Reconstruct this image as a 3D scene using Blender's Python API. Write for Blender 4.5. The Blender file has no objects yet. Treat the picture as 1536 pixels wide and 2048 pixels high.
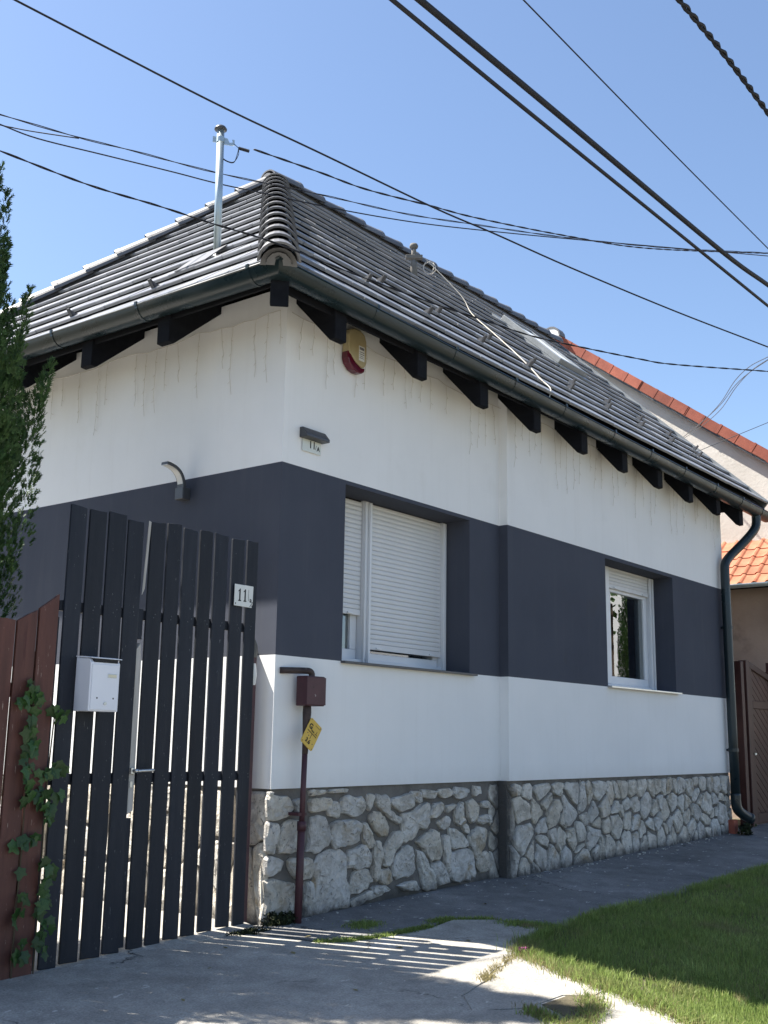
import bpy, bmesh, math, random
import numpy as np
from mathutils import Vector, Matrix
random.seed(7); RNG = np.random.default_rng(11)
scene = bpy.context.scene
COL = scene.collection

# ------------------------------------------------------------------ camera
CAM = Vector((-5.362, -5.10, 1.169))
cam_d = bpy.data.cameras.new('camera'); cam = bpy.data.objects.new('camera', cam_d); COL.objects.link(cam)
cam_d.sensor_fit = 'VERTICAL'; cam_d.sensor_height = 36.0; cam_d.lens = 36.0 * 2202 / 2048
cam_d.clip_start = 0.05; cam_d.clip_end = 2000
yaw, pitch, roll = (math.radians(a) for a in (51.92, 11.624, 0.912))
f = Vector((math.sin(yaw) * math.cos(pitch), math.cos(yaw) * math.cos(pitch), math.sin(pitch)))
r0 = Vector((math.cos(yaw), -math.sin(yaw), 0)); u0 = r0.cross(f)
rr = r0 * math.cos(roll) + u0 * math.sin(roll); uu = -r0 * math.sin(roll) + u0 * math.cos(roll)
m = Matrix.Identity(4)
for i in range(3):
    m[i][0], m[i][1], m[i][2], m[i][3] = rr[i], uu[i], -f[i], CAM[i]
cam.matrix_world = m
scene.camera = cam

# ------------------------------------------------------------------ sky, sun, exposure
SUN_EL, SUN_AZ = math.radians(57), math.radians(-27)      # azimuth from +Y towards +X
w = bpy.data.worlds.new('World'); scene.world = w; w.use_nodes = True
nt = w.node_tree; bg = nt.nodes['Background']
sky = nt.nodes.new('ShaderNodeTexSky'); sky.sky_type = 'NISHITA'; sky.sun_disc = False
sky.sun_elevation = SUN_EL; sky.sun_rotation = SUN_AZ
sky.altitude = 200; sky.air_density = 1.0; sky.dust_density = 0.95; sky.ozone_density = 2.5
nt.links.new(sky.outputs[0], bg.inputs[0]); bg.inputs[1].default_value = 0.059
sun_d = bpy.data.lights.new('sun', 'SUN'); sun_d.energy = 4.0; sun_d.angle = math.radians(0.53); sun_d.color = (1, .95, .87)
sun = bpy.data.objects.new('sun', sun_d); COL.objects.link(sun)
to_sun = Vector((math.sin(SUN_AZ) * math.cos(SUN_EL), math.cos(SUN_AZ) * math.cos(SUN_EL), math.sin(SUN_EL)))
sun.rotation_euler = to_sun.to_track_quat('Z', 'Y').to_euler(); sun.location = to_sun * 30
vs = scene.view_settings; vs.view_transform = 'Standard'; vs.look = 'None'; vs.gamma = 1; vs.use_curve_mapping = False
vs.exposure = 1.95

# ------------------------------------------------------------------ helpers
class Geo:
    """collects vertices and faces of one mesh"""
    def __init__(s): s.v = []; s.f = []; s.m = []
    def add(s, vs, fs, mi=0):
        b = len(s.v); s.v += [tuple(p) for p in vs]; s.f += [tuple(b + i for i in q) for q in fs]; s.m += [mi] * len(fs); return s
    def quad(s, a, b, c, d, mi=0): return s.add([a, b, c, d], [(0, 1, 2, 3)], mi)
    def box(s, x0, x1, y0, y1, z0, z1, mi=0):
        return s.add([(x0,y0,z0),(x1,y0,z0),(x1,y1,z0),(x0,y1,z0),(x0,y0,z1),(x1,y0,z1),(x1,y1,z1),(x0,y1,z1)],
                     [(3,2,1,0),(4,5,6,7),(0,1,5,4),(1,2,6,5),(2,3,7,6),(3,0,4,7)], mi)
    def prism(s, poly, d, mi=0):
        """poly: list of 3D points (planar); d: extrusion vector"""
        n = len(poly); d = Vector(d); P = [Vector(p) for p in poly]
        nrm = Vector((0,0,0))
        for i in range(n): nrm += P[i].cross(P[(i+1) % n])
        if nrm.dot(d) > 0: P.reverse()
        vs_ = P + [p + d for p in P]
        fs = [tuple(range(n)), tuple(range(2*n-1, n-1, -1))]
        fs += [((i+1) % n, i, n+i, n+(i+1) % n) for i in range(n)]
        return s.add(vs_, fs, mi)
    def tube(s, path, r, n=8, mi=0, caps=True):
        P = [Vector(p) for p in path]; rings = []
        R = r if isinstance(r, (list, tuple)) else [r] * len(P)
        up = None
        for i, p in enumerate(P):
            t = (P[min(i+1, len(P)-1)] - P[max(i-1, 0)]).normalized()
            if up is None:
                up = Vector((0,0,1)) if abs(t.z) < .9 else Vector((1,0,0))
            a = t.cross(up).normalized(); up = a.cross(t).normalized()
            rings.append([p + (a * math.cos(2*math.pi*k/n) + up * math.sin(2*math.pi*k/n)) * R[i] for k in range(n)])
        fs = []
        for i in range(len(P)-1):
            for k in range(n):
                k2 = (k+1) % n; fs.append((i*n+k, i*n+k2, (i+1)*n+k2, (i+1)*n+k))
        if caps:
            fs.append(tuple(range(n-1, -1, -1))); fs.append(tuple(range((len(P)-1)*n, len(P)*n)))
        return s.add([q for g in rings for q in g], fs, mi)
    def lathe(s, c, prof, n=14, mi=0):
        c = Vector(c); vs_ = []; fs = []
        for r_, z_ in prof: vs_ += [c + Vector((r_*math.cos(2*math.pi*k/n), r_*math.sin(2*math.pi*k/n), z_)) for k in range(n)]
        for i in range(len(prof)-1):
            for k in range(n): fs.append((i*n+k, i*n+(k+1) % n, (i+1)*n+(k+1) % n, (i+1)*n+k))
        fs.append(tuple(range(n-1,-1,-1))); fs.append(tuple(range((len(prof)-1)*n, len(prof)*n)))
        return s.add(vs_, fs, mi)
    def mesh(s, name, mats, smooth=False):
        me = bpy.data.meshes.new(name); me.from_pydata(s.v, [], s.f)
        for mt in (mats if isinstance(mats, (list, tuple)) else [mats]): me.materials.append(mt)
        if len(me.materials) > 1: me.polygons.foreach_set('material_index', s.m)
        if smooth: me.polygons.foreach_set('use_smooth', [True] * len(s.f))
        me.update(); return me
    def build(s, name, mats, parent=None, smooth=False): return link(name, s.mesh(name, mats, smooth), parent)

def link(name, me, parent=None, mat=None):
    o = bpy.data.objects.new(name, me); COL.objects.link(o)
    if mat is not None: o.matrix_world = mat
    if parent is not None: adopt(o, parent)
    return o
def world_of(p):
    M_ = p.matrix_basis.copy()
    while p.parent is not None:
        M_ = p.parent.matrix_basis @ (p.matrix_parent_inverse @ M_)
        p = p.parent
    return M_
def adopt(o, parent):
    o.parent = parent; o.matrix_parent_inverse = world_of(parent).inverted()
def tag(o, label=None, cat=None, group=None, kind=None):
    if label: o['label'] = label
    if cat: o['category'] = cat
    if group: o['group'] = group
    if kind: o['kind'] = kind
    return o
def thing(name, loc, label, cat, group=None):
    o = bpy.data.objects.new(name, None); COL.objects.link(o); o.location = loc; o.empty_display_size = .2
    return tag(o, label, cat, group)
def bevel(o, w_=.004, seg=2):
    b = o.modifiers.new('bevel', 'BEVEL'); b.width = w_; b.segments = seg; b.limit_method = 'ANGLE'; b.angle_limit = math.radians(40)
    return o
def catmull(P, n=8):
    P = [Vector(p) for p in P]; out = []
    for i in range(len(P)-1):
        a = P[i-1] if i else P[i]*2 - P[i+1]; b, c = P[i], P[i+1]; d = P[i+2] if i+2 < len(P) else c*2 - b
        for k in range(n):
            t = k/n; out.append(.5*((2*b) + (c-a)*t + (2*a-5*b+4*c-d)*t*t + (3*b-a-3*c+d)*t**3))
    out.append(P[-1]); return out
def text_mesh(name, s, size, mt, extrude=.0008, bold=0.0):
    cu = bpy.data.curves.new(name, 'FONT'); cu.body = s; cu.size = size; cu.extrude = extrude; cu.align_x = 'CENTER'; cu.align_y = 'CENTER'
    cu.offset = bold; cu.resolution_u = 3
    ob = bpy.data.objects.new(name, cu); COL.objects.link(ob)
    bpy.context.view_layer.update()
    me = bpy.data.meshes.new_from_object(ob.evaluated_get(bpy.context.evaluated_depsgraph_get()))
    bpy.data.objects.remove(ob); bpy.data.curves.remove(cu); me.name = name; me.materials.clear(); me.materials.append(mt); return me
def frame(o, x, y, z): 
    M_ = Matrix.Identity(4)
    for i in range(3): M_[i][0], M_[i][1], M_[i][2], M_[i][3] = x[i], y[i], z[i], o[i]
    return M_
def gz(x, y): return .02 * x + .05 * min(y, 0)

# ------------------------------------------------------------------ materials
def nodes_of(name):
    mt = bpy.data.materials.new(name); mt.use_nodes = True
    t = mt.node_tree; return mt, t, t.nodes['Principled BSDF']
def N(t, typ, **kw):
    n = t.nodes.new(typ)
    for k, v in kw.items():
        if hasattr(n, k): setattr(n, k, v)
        else: n.inputs[k].default_value = v
    return n
def ramp(t, fac, stops):
    n = t.nodes.new('ShaderNodeValToRGB'); e = n.color_ramp.elements
    while len(e) < len(stops): e.new(.5)
    for el, (p, c) in zip(e, stops): el.position = p; el.color = (*c, 1) if len(c) == 3 else c
    t.links.new(fac, n.inputs[0]); return n
def noise(t, vec, scale, detail=6, rough=.6, dist=0):
    n = N(t, 'ShaderNodeTexNoise'); n.inputs['Scale'].default_value = scale; n.inputs['Detail'].default_value = detail
    n.inputs['Roughness'].default_value = rough; n.inputs['Distortion'].default_value = dist; t.links.new(vec, n.inputs['Vector']); return n
def mixc(t, fac, a, b, mode='MIX'):
    n = N(t, 'ShaderNodeMix', data_type='RGBA', blend_type=mode)
    for sock, v in ((n.inputs[0], fac), (n.inputs[6], a), (n.inputs[7], b)):
        if isinstance(v, (int, float)): sock.default_value = v
        elif isinstance(v, tuple): sock.default_value = (*v, 1)
        else: t.links.new(v, sock)
    return n.outputs[2]
def base(name, c1, c2=None, rough=.7, scale=3, spec=.5, metal=0, bump=.0, bscale=80, bdist=.004, rnd=0.0, island=0.0, stretch=(1,1,1), sub=None, lo=.35, hi=.65, spots=None, r2=None):
    """two-tone noise colour, per-object value jitter, fine bump, optional spots (colour, scale, threshold)"""
    mt, t, b = nodes_of(name)
    tc = N(t, 'ShaderNodeTexCoord'); mp = N(t, 'ShaderNodeMapping'); mp.inputs['Scale'].default_value = stretch
    t.links.new(tc.outputs['Object'], mp.inputs[0])
    vec = mp.outputs[0]
    if rnd:
        oi = N(t, 'ShaderNodeObjectInfo'); va = N(t, 'ShaderNodeVectorMath', operation='ADD')
        sc_ = N(t, 'ShaderNodeMath', operation='MULTIPLY'); sc_.inputs[1].default_value = 37.0; t.links.new(oi.outputs['Random'], sc_.inputs[0])
        t.links.new(vec, va.inputs[0]); t.links.new(sc_.outputs[0], va.inputs[1]); vec = va.outputs[0]
    n1 = noise(t, vec, scale)
    col = ramp(t, n1.outputs['Fac'], [(lo, c1), (hi, c2 or c1)]).outputs[0]
    if spots:
        for sc2, thr, wd, sp in spots:
            ns = noise(t, vec, sc2, 5, .65)
            rf = ramp(t, ns.outputs['Fac'], [(thr, (0,0,0)), (min(thr+wd, 1), (1,1,1))])
            col = mixc(t, rf.outputs[0], col, sp)
    if rnd or island:
        hs = N(t, 'ShaderNodeHueSaturation'); mr = N(t, 'ShaderNodeMapRange')
        amt = rnd or island
        mr.inputs['To Min'].default_value = 1 - amt; mr.inputs['To Max'].default_value = 1 + amt
        if island:
            g = N(t, 'ShaderNodeNewGeometry'); t.links.new(g.outputs['Random Per Island'], mr.inputs[0])
        else: t.links.new(oi.outputs['Random'], mr.inputs[0])
        t.links.new(mr.outputs[0], hs.inputs['Value']); t.links.new(col, hs.inputs['Color']); col = hs.outputs[0]
    t.links.new(col, b.inputs['Base Color'])
    b.inputs['Roughness'].default_value = rough; b.inputs['Specular IOR Level'].default_value = spec; b.inputs['Metallic'].default_value = metal
    if r2 is not None:
        rm = N(t, 'ShaderNodeMapRange'); rm.inputs['From Min'].default_value = .35; rm.inputs['From Max'].default_value = .65
        rm.inputs['To Min'].default_value = rough; rm.inputs['To Max'].default_value = r2
        t.links.new(n1.outputs['Fac'], rm.inputs[0]); t.links.new(rm.outputs[0], b.inputs['Roughness'])
    if bump:
        nb = noise(t, vec, bscale, 8, .7); bp = N(t, 'ShaderNodeBump'); bp.inputs['Strength'].default_value = bump; bp.inputs['Distance'].default_value = bdist
        t.links.new(nb.outputs['Fac'], bp.inputs['Height']); t.links.new(bp.outputs[0], b.inputs['Normal'])
    if sub:
        b.inputs['Transmission Weight'].default_value = 0
        ms = N(t, 'ShaderNodeMixShader'); tr = N(t, 'ShaderNodeBsdfTranslucent'); out = t.nodes['Material Output']
        t.links.new(col, tr.inputs[0]); ms.inputs[0].default_value = sub
        t.links.new(b.outputs[0], ms.inputs[1]); t.links.new(tr.outputs[0], ms.inputs[2]); t.links.new(ms.outputs[0], out.inputs[0])
    return mt

M = {}
M['white'] = base('white_render', (.77,.775,.77), (.81,.812,.805), .9, 1.1, .2, bump=.45, bscale=170, bdist=.004, spots=[(.8,.62,.25,(.70,.70,.68)), (55,.74,.05,(.55,.55,.54))])
M['dark'] = base('anthracite_render', (.054,.061,.083), (.064,.071,.094), .85, 1.3, .25, bump=.5, bscale=170, bdist=.004, spots=[(2.2,.62,.2,(.060,.062,.074)), (40,.76,.03,(.16,.16,.17))])
M['stone'] = base('limestone', (.52,.485,.42), (.76,.735,.68), .9, 7, .2, bump=1.0, bscale=34, bdist=.028, rnd=.15,
                  spots=[(9,.60,.10,(.30,.275,.24)), (4,.66,.10,(.44,.33,.19)), (45,.62,.08,(.22,.205,.185)), (18,.60,.10,(.78,.77,.74))])
M['mortar'] = base('mortar', (.125,.118,.108), (.20,.188,.172), .95, 5, .2, bump=.9, bscale=50, bdist=.012, spots=[(1.6,.60,.2,(.12,.11,.10))])
M['stain'] = base('damp_mortar', (.05,.048,.047), (.20,.19,.175), .95, 5, .2, bump=1.0, bscale=26, bdist=.025, stretch=(1.6,1.6,.7), lo=.42, hi=.66)
M['tile'] = base('roof_tile_grey', (.215,.222,.238), (.265,.272,.287), .28, 4, .5, bump=.15, bscale=120, bdist=.002, rnd=.18, spots=[(30,.70,.06,(.12,.12,.12))])
M['cap'] = base('ridge_cap_grey', (.095,.095,.10), (.125,.124,.126), .45, 5, .5, bump=.25, bscale=90, bdist=.003, rnd=.15, spots=[(9,.64,.1,(.15,.145,.12))])
M['wood_dark'] = base('dark_stained_wood', (.006,.0065,.009), (.010,.011,.014), .8, 3, .12, bump=.35, bscale=40, bdist=.003, stretch=(6,1,6))
M['deck'] = base('underlay', (.015,.015,.017), (.03,.03,.03), .9, 4, .2)
M['gutter'] = base('green_black_coated_steel', (.010,.020,.024), (.016,.027,.031), .24, 3, .45, bump=.05, bscale=30, r2=.42, spots=[(26,.73,.04,(.06,.065,.06))])
M['galv'] = base('galvanised_steel', (.36,.43,.46), (.46,.53,.55), .42, 6, .5, metal=.65, bump=.05, bscale=60)
M['cement'] = base('weathered_cement_pipe', (.13,.125,.115), (.20,.19,.17), .9, 9, .2, bump=.5, bscale=60)
M['pvc'] = base('white_window_plastic', (.66,.68,.71), (.70,.72,.74), .35, 4, .5)
M['slat'] = base('white_shutter_slat', (.62,.635,.65), (.66,.67,.68), .45, 4, .5, spots=[(30,.72,.05,(.52,.53,.53))])
M['darkmetal'] = base('dark_grey_metal', (.045,.048,.055), (.06,.063,.07), .42, 6, .5, bump=.05)
M['black'] = base('black_print', (.012,.012,.014), (.02,.02,.022), .6, 6, .3)
M['gatewood'] = base('blue_black_painted_wood', (.008,.011,.018), (.014,.017,.025), .62, 3, .35, bump=.35, bscale=25, bdist=.003, rnd=.25, stretch=(7,7,.8),
                     spots=[(22,.69,.02,(.22,.22,.22)), (3,.64,.1,(.028,.031,.037))])
M['barewood'] = base('bare_grey_wood', (.34,.33,.30), (.45,.43,.40), .85, 5, .2, bump=.3, bscale=30, stretch=(6,6,.8))
M['redwood'] = base('red_brown_painted_wood', (.066,.027,.021), (.100,.040,.030), .6, 3, .35, bump=.4, bscale=25, bdist=.003, rnd=.2, stretch=(7,7,.7),
                    spots=[(14,.66,.03,(.32,.25,.21)), (3.5,.62,.12,(.055,.018,.016))])
M['brown'] = base('brown_painted_gate', (.040,.014,.012), (.060,.022,.018), .5, 4, .4, bump=.25, bscale=25, rnd=.15)
M['oxide'] = base('red_oxide_paint', (.050,.018,.024), (.075,.028,.034), .5, 8, .4, bump=.25, bscale=50, spots=[(18,.70,.03,(.35,.33,.31)), (25,.66,.06,(.03,.015,.015))])
M['rustpipe'] = base('bitumen_wrapped_pipe', (.035,.026,.026), (.075,.055,.05), .7, 12, .3, bump=.8, bscale=40, bdist=.006, spots=[(20,.68,.04,(.25,.22,.2))])
M['enamel'] = base('white_enamel', (.62,.63,.60), (.68,.68,.65), .35, 8, .5, spots=[(9,.70,.06,(.5,.46,.36))])
M['boxwhite'] = base('white_letterbox_steel', (.66,.68,.74), (.70,.72,.77), .4, 4, .5)
M['cream'] = base('cream_label', (.62,.58,.42), (.68,.63,.48), .5, 8, .3)
M['signyellow'] = base('yellow_sign', (.55,.36,.055), (.62,.42,.08), .5, 6, .4, spots=[(22,.70,.04,(.50,.42,.22))])
M['siren'] = base('aged_yellow_plastic', (.34,.28,.15), (.40,.335,.19), .5, 6, .4, spots=[(8,.62,.1,(.34,.26,.11))])
M['sticker'] = base('paper_sticker', (.62,.62,.60), (.66,.66,.63), .6, 8, .3)
M['stickgrey'] = base('sticker_print', (.10,.10,.11), (.22,.22,.24), .6, 60, .3)
M['chrome'] = base('brushed_aluminium', (.55,.55,.54), (.62,.62,.61), .32, 20, .5, metal=.9)
M['rubber'] = base('black_cable', (.010,.011,.016), (.016,.017,.022), .6, 20, .3)
M['wirewhite'] = base('aged_white_cable', (.50,.46,.38), (.58,.54,.46), .6, 20, .3)
M['cord'] = base('brown_light_cord', (.50,.47,.42), (.57,.54,.49), .6, 20, .3)
M['redtile'] = base('orange_clay_tile', (.29,.095,.05), (.38,.15,.085), .75, 5, .3, bump=.3, bscale=60, rnd=.15, spots=[(9,.64,.1,(.34,.12,.07))])
M['vergetile'] = base('red_clay_verge_tile', (.22,.060,.038), (.31,.090,.056), .75, 5, .3, bump=.3, bscale=60, rnd=.18, spots=[(12,.64,.1,(.24,.07,.045))])
M['nwall'] = base('rough_old_plaster', (.50,.47,.42), (.58,.55,.50), .95, 2.2, .2, bump=.5, bscale=18, bdist=.012, spots=[(5,.60,.12,(.44,.40,.35)), (16,.66,.05,(.38,.35,.31))])
M['pinkwall'] = base('beige_pink_plaster', (.36,.28,.23), (.44,.35,.29), .95, 1.6, .2, bump=.6, bscale=30, bdist=.01, spots=[(2.2,.58,.14,(.27,.22,.19))])
M['ivy'] = base('ivy_leaf', (.022,.065,.014), (.045,.105,.024), .45, 10, .5, rnd=.35, sub=.25, bump=.2, bscale=60)
M['stem'] = base('brown_stem', (.06,.045,.03), (.09,.07,.045), .9, 10, .2)
M['cypress'] = base('cypress_spray', (.030,.075,.022), (.062,.115,.034), .6, 2.2, .3, island=.42, sub=.2)
M['bark'] = base('bark', (.07,.05,.035), (.11,.085,.06), .95, 10, .2, bump=.8, bscale=30, bdist=.02)
M['leaf'] = base('leaf_green', (.05,.11,.025), (.09,.16,.04), .55, 2, .3, island=.4, sub=.3)
M['grass'] = base('grass_blade', (.20,.275,.07), (.29,.36,.115), .55, 1.1, .3, island=.38, sub=.6, spots=[(1.7,.56,.14,(.27,.26,.12)), (3,.62,.08,(.32,.28,.15))])
M['straw'] = base('dry_grass', (.22,.19,.09), (.30,.26,.13), .8, 3, .2, island=.3, sub=.3)
M['soil'] = base('soil', (.09,.078,.05), (.13,.112,.075), .95, 6, .2, bump=.8, bscale=30, bdist=.02)
M['yard'] = base('yard_concrete', (.30,.285,.26), (.38,.365,.34), .95, 3, .2, bump=.4, bscale=40, bdist=.01)
M['moss'] = base('dark_moss', (.012,.014,.008), (.035,.045,.018), .9, 14, .2, island=.4)
M['flower'] = base('purple_petal', (.20,.03,.13), (.26,.05,.17), .6, 9, .3)
M['greencloth'] = base('green_curtain', (.06,.16,.07), (.08,.2,.09), .9, 3, .2)
M['room'] = base('dim_room_plaster', (.25,.25,.24), (.30,.30,.29), .9, 2, .2)
M['redlens'] = base('red_lens', (.075,.004,.014), (.10,.007,.02), .15, 5, .6)
M['lamplens'] = base('frosted_lamp_panel', (.55,.56,.56), (.6,.6,.6), .4, 5, .5)
M['clear'] = base('pale_acrylic', (.60,.63,.58), (.63,.66,.61), .25, 5, .5)
M['farwhite'] = base('far_white_render', (.74,.74,.72), (.78,.78,.76), .9, 1, .2)
M['skyframe'] = base('grey_window_flashing', (.20,.215,.22), (.26,.275,.28), .4, 5, .5, metal=.4)
M['blind'] = base('light_window_blind', (.62,.64,.66), (.66,.68,.7), .5, 5, .4)

def stain_mask(t, tc, jitter=.10):
    # dark water stain that runs down the inner corner of the wall step, plus soil splash at the foot
    sx = N(t, 'ShaderNodeSeparateXYZ'); t.links.new(tc.outputs['Object'], sx.inputs[0])
    nz = noise(t, tc.outputs['Object'], 9, 6, .7)
    d = N(t, 'ShaderNodeMath', operation='SUBTRACT'); d.inputs[1].default_value = 2.775; t.links.new(sx.outputs[0], d.inputs[0])
    a = N(t, 'ShaderNodeMath', operation='ABSOLUTE'); t.links.new(d.outputs[0], a.inputs[0])
    j = N(t, 'ShaderNodeMath', operation='MULTIPLY_ADD'); j.inputs[1].default_value = -jitter*2; t.links.new(nz.outputs['Fac'], j.inputs[0]); t.links.new(a.outputs[0], j.inputs[2])
    m1 = N(t, 'ShaderNodeMapRange'); m1.inputs['From Min'].default_value = .035; m1.inputs['From Max'].default_value = -.075; t.links.new(j.outputs[0], m1.inputs[0])
    gzx = N(t, 'ShaderNodeMath', operation='MULTIPLY_ADD'); gzx.inputs[1].default_value = -.02; t.links.new(sx.outputs[0], gzx.inputs[0]); t.links.new(sx.outputs[2], gzx.inputs[2])
    k = N(t, 'ShaderNodeMath', operation='MULTIPLY_ADD'); k.inputs[1].default_value = -.20; t.links.new(nz.outputs['Fac'], k.inputs[0]); t.links.new(gzx.outputs[0], k.inputs[2])
    m2 = N(t, 'ShaderNodeMapRange'); m2.inputs['From Min'].default_value = -.02; m2.inputs['From Max'].default_value = -.10; t.links.new(k.outputs[0], m2.inputs[0])
    mx = N(t, 'ShaderNodeMath', operation='MAXIMUM'); t.links.new(m1.outputs[0], mx.inputs[0]); t.links.new(m2.outputs[0], mx.inputs[1]); return mx.outputs[0]
def stone_mat():
    mt, t, b = nodes_of('limestone'); tc = N(t, 'ShaderNodeTexCoord'); oi = N(t, 'ShaderNodeObjectInfo')
    sc_ = N(t, 'ShaderNodeMath', operation='MULTIPLY'); sc_.inputs[1].default_value = 41.0; t.links.new(oi.outputs['Random'], sc_.inputs[0])
    va = N(t, 'ShaderNodeVectorMath', operation='ADD'); t.links.new(tc.outputs['Object'], va.inputs[0]); t.links.new(sc_.outputs[0], va.inputs[1]); v = va.outputs[0]
    n1 = noise(t, v, 7, 7, .65, .6); n2 = noise(t, v, 24, 8, .72, 1.2); n3 = noise(t, v, 3.2, 4, .6, .4)
    rg = N(t, 'ShaderNodeTexNoise', noise_type='RIDGED_MULTIFRACTAL'); rg.inputs['Scale'].default_value = 9; rg.inputs['Detail'].default_value = 7; rg.inputs['Distortion'].default_value = 1.4; t.links.new(v, rg.inputs['Vector'])
    hue = ramp(t, oi.outputs['Random'], [(0, (.70,.64,.54)), (.25, (.80,.77,.70)), (.5, (.68,.66,.62)), (.75, (.82,.77,.68)), (1, (.70,.64,.54))])
    col = mixc(t, .85, hue.outputs[0], ramp(t, n1.outputs['Fac'], [(.32, (.58,.56,.53)), (.58, (1.1,1.1,1.1))]).outputs[0], 'MULTIPLY')
    col = mixc(t, ramp(t, n3.outputs['Fac'], [(.58, (0,0,0)), (.70, (.75,.75,.75))]).outputs[0], col, (.40,.285,.145))
    col = mixc(t, ramp(t, n2.outputs['Fac'], [(.57, (0,0,0)), (.64, (.9,.9,.9))]).outputs[0], col, (.20,.18,.155))
    col = mixc(t, stain_mask(t, tc), col, (.17,.16,.148))
    t.links.new(col, b.inputs['Base Color']); b.inputs['Roughness'].default_value = .92; b.inputs['Specular IOR Level'].default_value = .2
    ad = N(t, 'ShaderNodeMath', operation='MULTIPLY_ADD'); ad.inputs[1].default_value = 1.2; t.links.new(n2.outputs['Fac'], ad.inputs[0]); t.links.new(n1.outputs['Fac'], ad.inputs[2])
    a2 = N(t, 'ShaderNodeMath', operation='MULTIPLY_ADD'); a2.inputs[1].default_value = .35; t.links.new(rg.outputs['Fac'], a2.inputs[0]); t.links.new(ad.outputs[0], a2.inputs[2])
    bp = N(t, 'ShaderNodeBump'); bp.inputs['Strength'].default_value = 1.0; bp.inputs['Distance'].default_value = .035; t.links.new(a2.outputs[0], bp.inputs['Height']); t.links.new(bp.outputs[0], b.inputs['Normal'])
    return mt
M['pebble'] = M['stone']; M['stone'] = stone_mat()
def add_stain(mt):
    t = mt.node_tree; b = t.nodes['Principled BSDF']; src = b.inputs['Base Color'].links[0].from_socket; tc = N(t, 'ShaderNodeTexCoord')
    t.links.new(mixc(t, stain_mask(t, tc), src, (.085,.081,.076)), b.inputs['Base Color'])
add_stain(M['mortar'])
def glass():
    mt, t, b = nodes_of('window_glass'); out = t.nodes['Material Output']
    gl = N(t, 'ShaderNodeBsdfGlossy'); gl.inputs['Roughness'].default_value = .006; gl.inputs['Color'].default_value = (.95,.97,1,1)
    tr = N(t, 'ShaderNodeBsdfTransparent'); tr.inputs[0].default_value = (.75,.8,.78,1)
    fr = N(t, 'ShaderNodeFresnel'); fr.inputs[0].default_value = 2.5
    tc = N(t, 'ShaderNodeTexCoord'); ns = noise(t, tc.outputs['Object'], 1.6, 2, .5); bp = N(t, 'ShaderNodeBump'); bp.inputs['Strength'].default_value = .12; bp.inputs['Distance'].default_value = .004
    t.links.new(ns.outputs['Fac'], bp.inputs['Height']); t.links.new(bp.outputs[0], gl.inputs['Normal'])
    ms = N(t, 'ShaderNodeMixShader'); t.links.new(fr.outputs[0], ms.inputs[0]); t.links.new(tr.outputs[0], ms.inputs[1]); t.links.new(gl.outputs[0], ms.inputs[2])
    t.links.new(ms.outputs[0], out.inputs[0]); return mt
M['glass'] = glass()

def paving(name, c1, c2, c3, specks, crack, thr=.66):
    mt, t, b = nodes_of(name); tc = N(t, 'ShaderNodeTexCoord'); v = tc.outputs['Object']
    n1 = noise(t, v, .9, 8, .62, .4); n2 = noise(t, v, 5, 8, .7); n3 = noise(t, v, 90, 4, .6); n4 = noise(t, v, 26, 6, .6, .6)
    col = ramp(t, n1.outputs['Fac'], [(.32, c1), (.55, c2), (.72, c3)]).outputs[0]
    col = mixc(t, .75, col, ramp(t, n2.outputs['Fac'], [(.3, (.62,.62,.62)), (.7, (1.28,1.28,1.28))]).outputs[0], 'MULTIPLY')
    col = mixc(t, .8, col, ramp(t, n3.outputs['Fac'], [(.3, (.68,.68,.68)), (.7, (1.3,1.3,1.3))]).outputs[0], 'MULTIPLY')
    mp = N(t, 'ShaderNodeMapping'); mp.inputs['Scale'].default_value = (5, 9, 5); t.links.new(v, mp.inputs[0])
    n5 = noise(t, mp.outputs[0], 1.6, 6, .62, .3)
    col = mixc(t, ramp(t, n5.outputs['Fac'], [(thr, (0,0,0)), (thr+.03, (1,1,1))]).outputs[0], col, specks)
    vo = N(t, 'ShaderNodeTexVoronoi', feature='DISTANCE_TO_EDGE'); vo.inputs['Scale'].default_value = .55
    wv = N(t, 'ShaderNodeVectorMath', operation='MULTIPLY_ADD'); wv.inputs[1].default_value = (.55,.55,.55)
    nw = noise(t, v, 2.5, 6, .6); t.links.new(nw.outputs['Color'], wv.inputs[0]); t.links.new(v, wv.inputs[2]); t.links.new(wv.outputs[0], vo.inputs['Vector'])
    ck = ramp(t, vo.outputs['Distance'], [(0, (1,1,1)), (crack, (0,0,0))])
    cm = ramp(t, n1.outputs['Fac'], [(.48, (0,0,0)), (.56, (1,1,1))])
    cf = mixc(t, 1.0, ck.outputs[0], cm.outputs[0], 'MULTIPLY')
    col = mixc(t, cf, col, (.025,.024,.022))
    t.links.new(col, b.inputs['Base Color']); b.inputs['Roughness'].default_value = .92; b.inputs['Specular IOR Level'].default_value = .25
    ad = N(t, 'ShaderNodeMath', operation='ADD'); t.links.new(n3.outputs['Fac'], ad.inputs[0]); t.links.new(n4.outputs['Fac'], ad.inputs[1])
    bp = N(t, 'ShaderNodeBump'); bp.inputs['Strength'].default_value = .6; bp.inputs['Distance'].default_value = .008
    t.links.new(ad.outputs[0], bp.inputs['Height']); t.links.new(bp.outputs[0], b.inputs['Normal'])
    return mt
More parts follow.
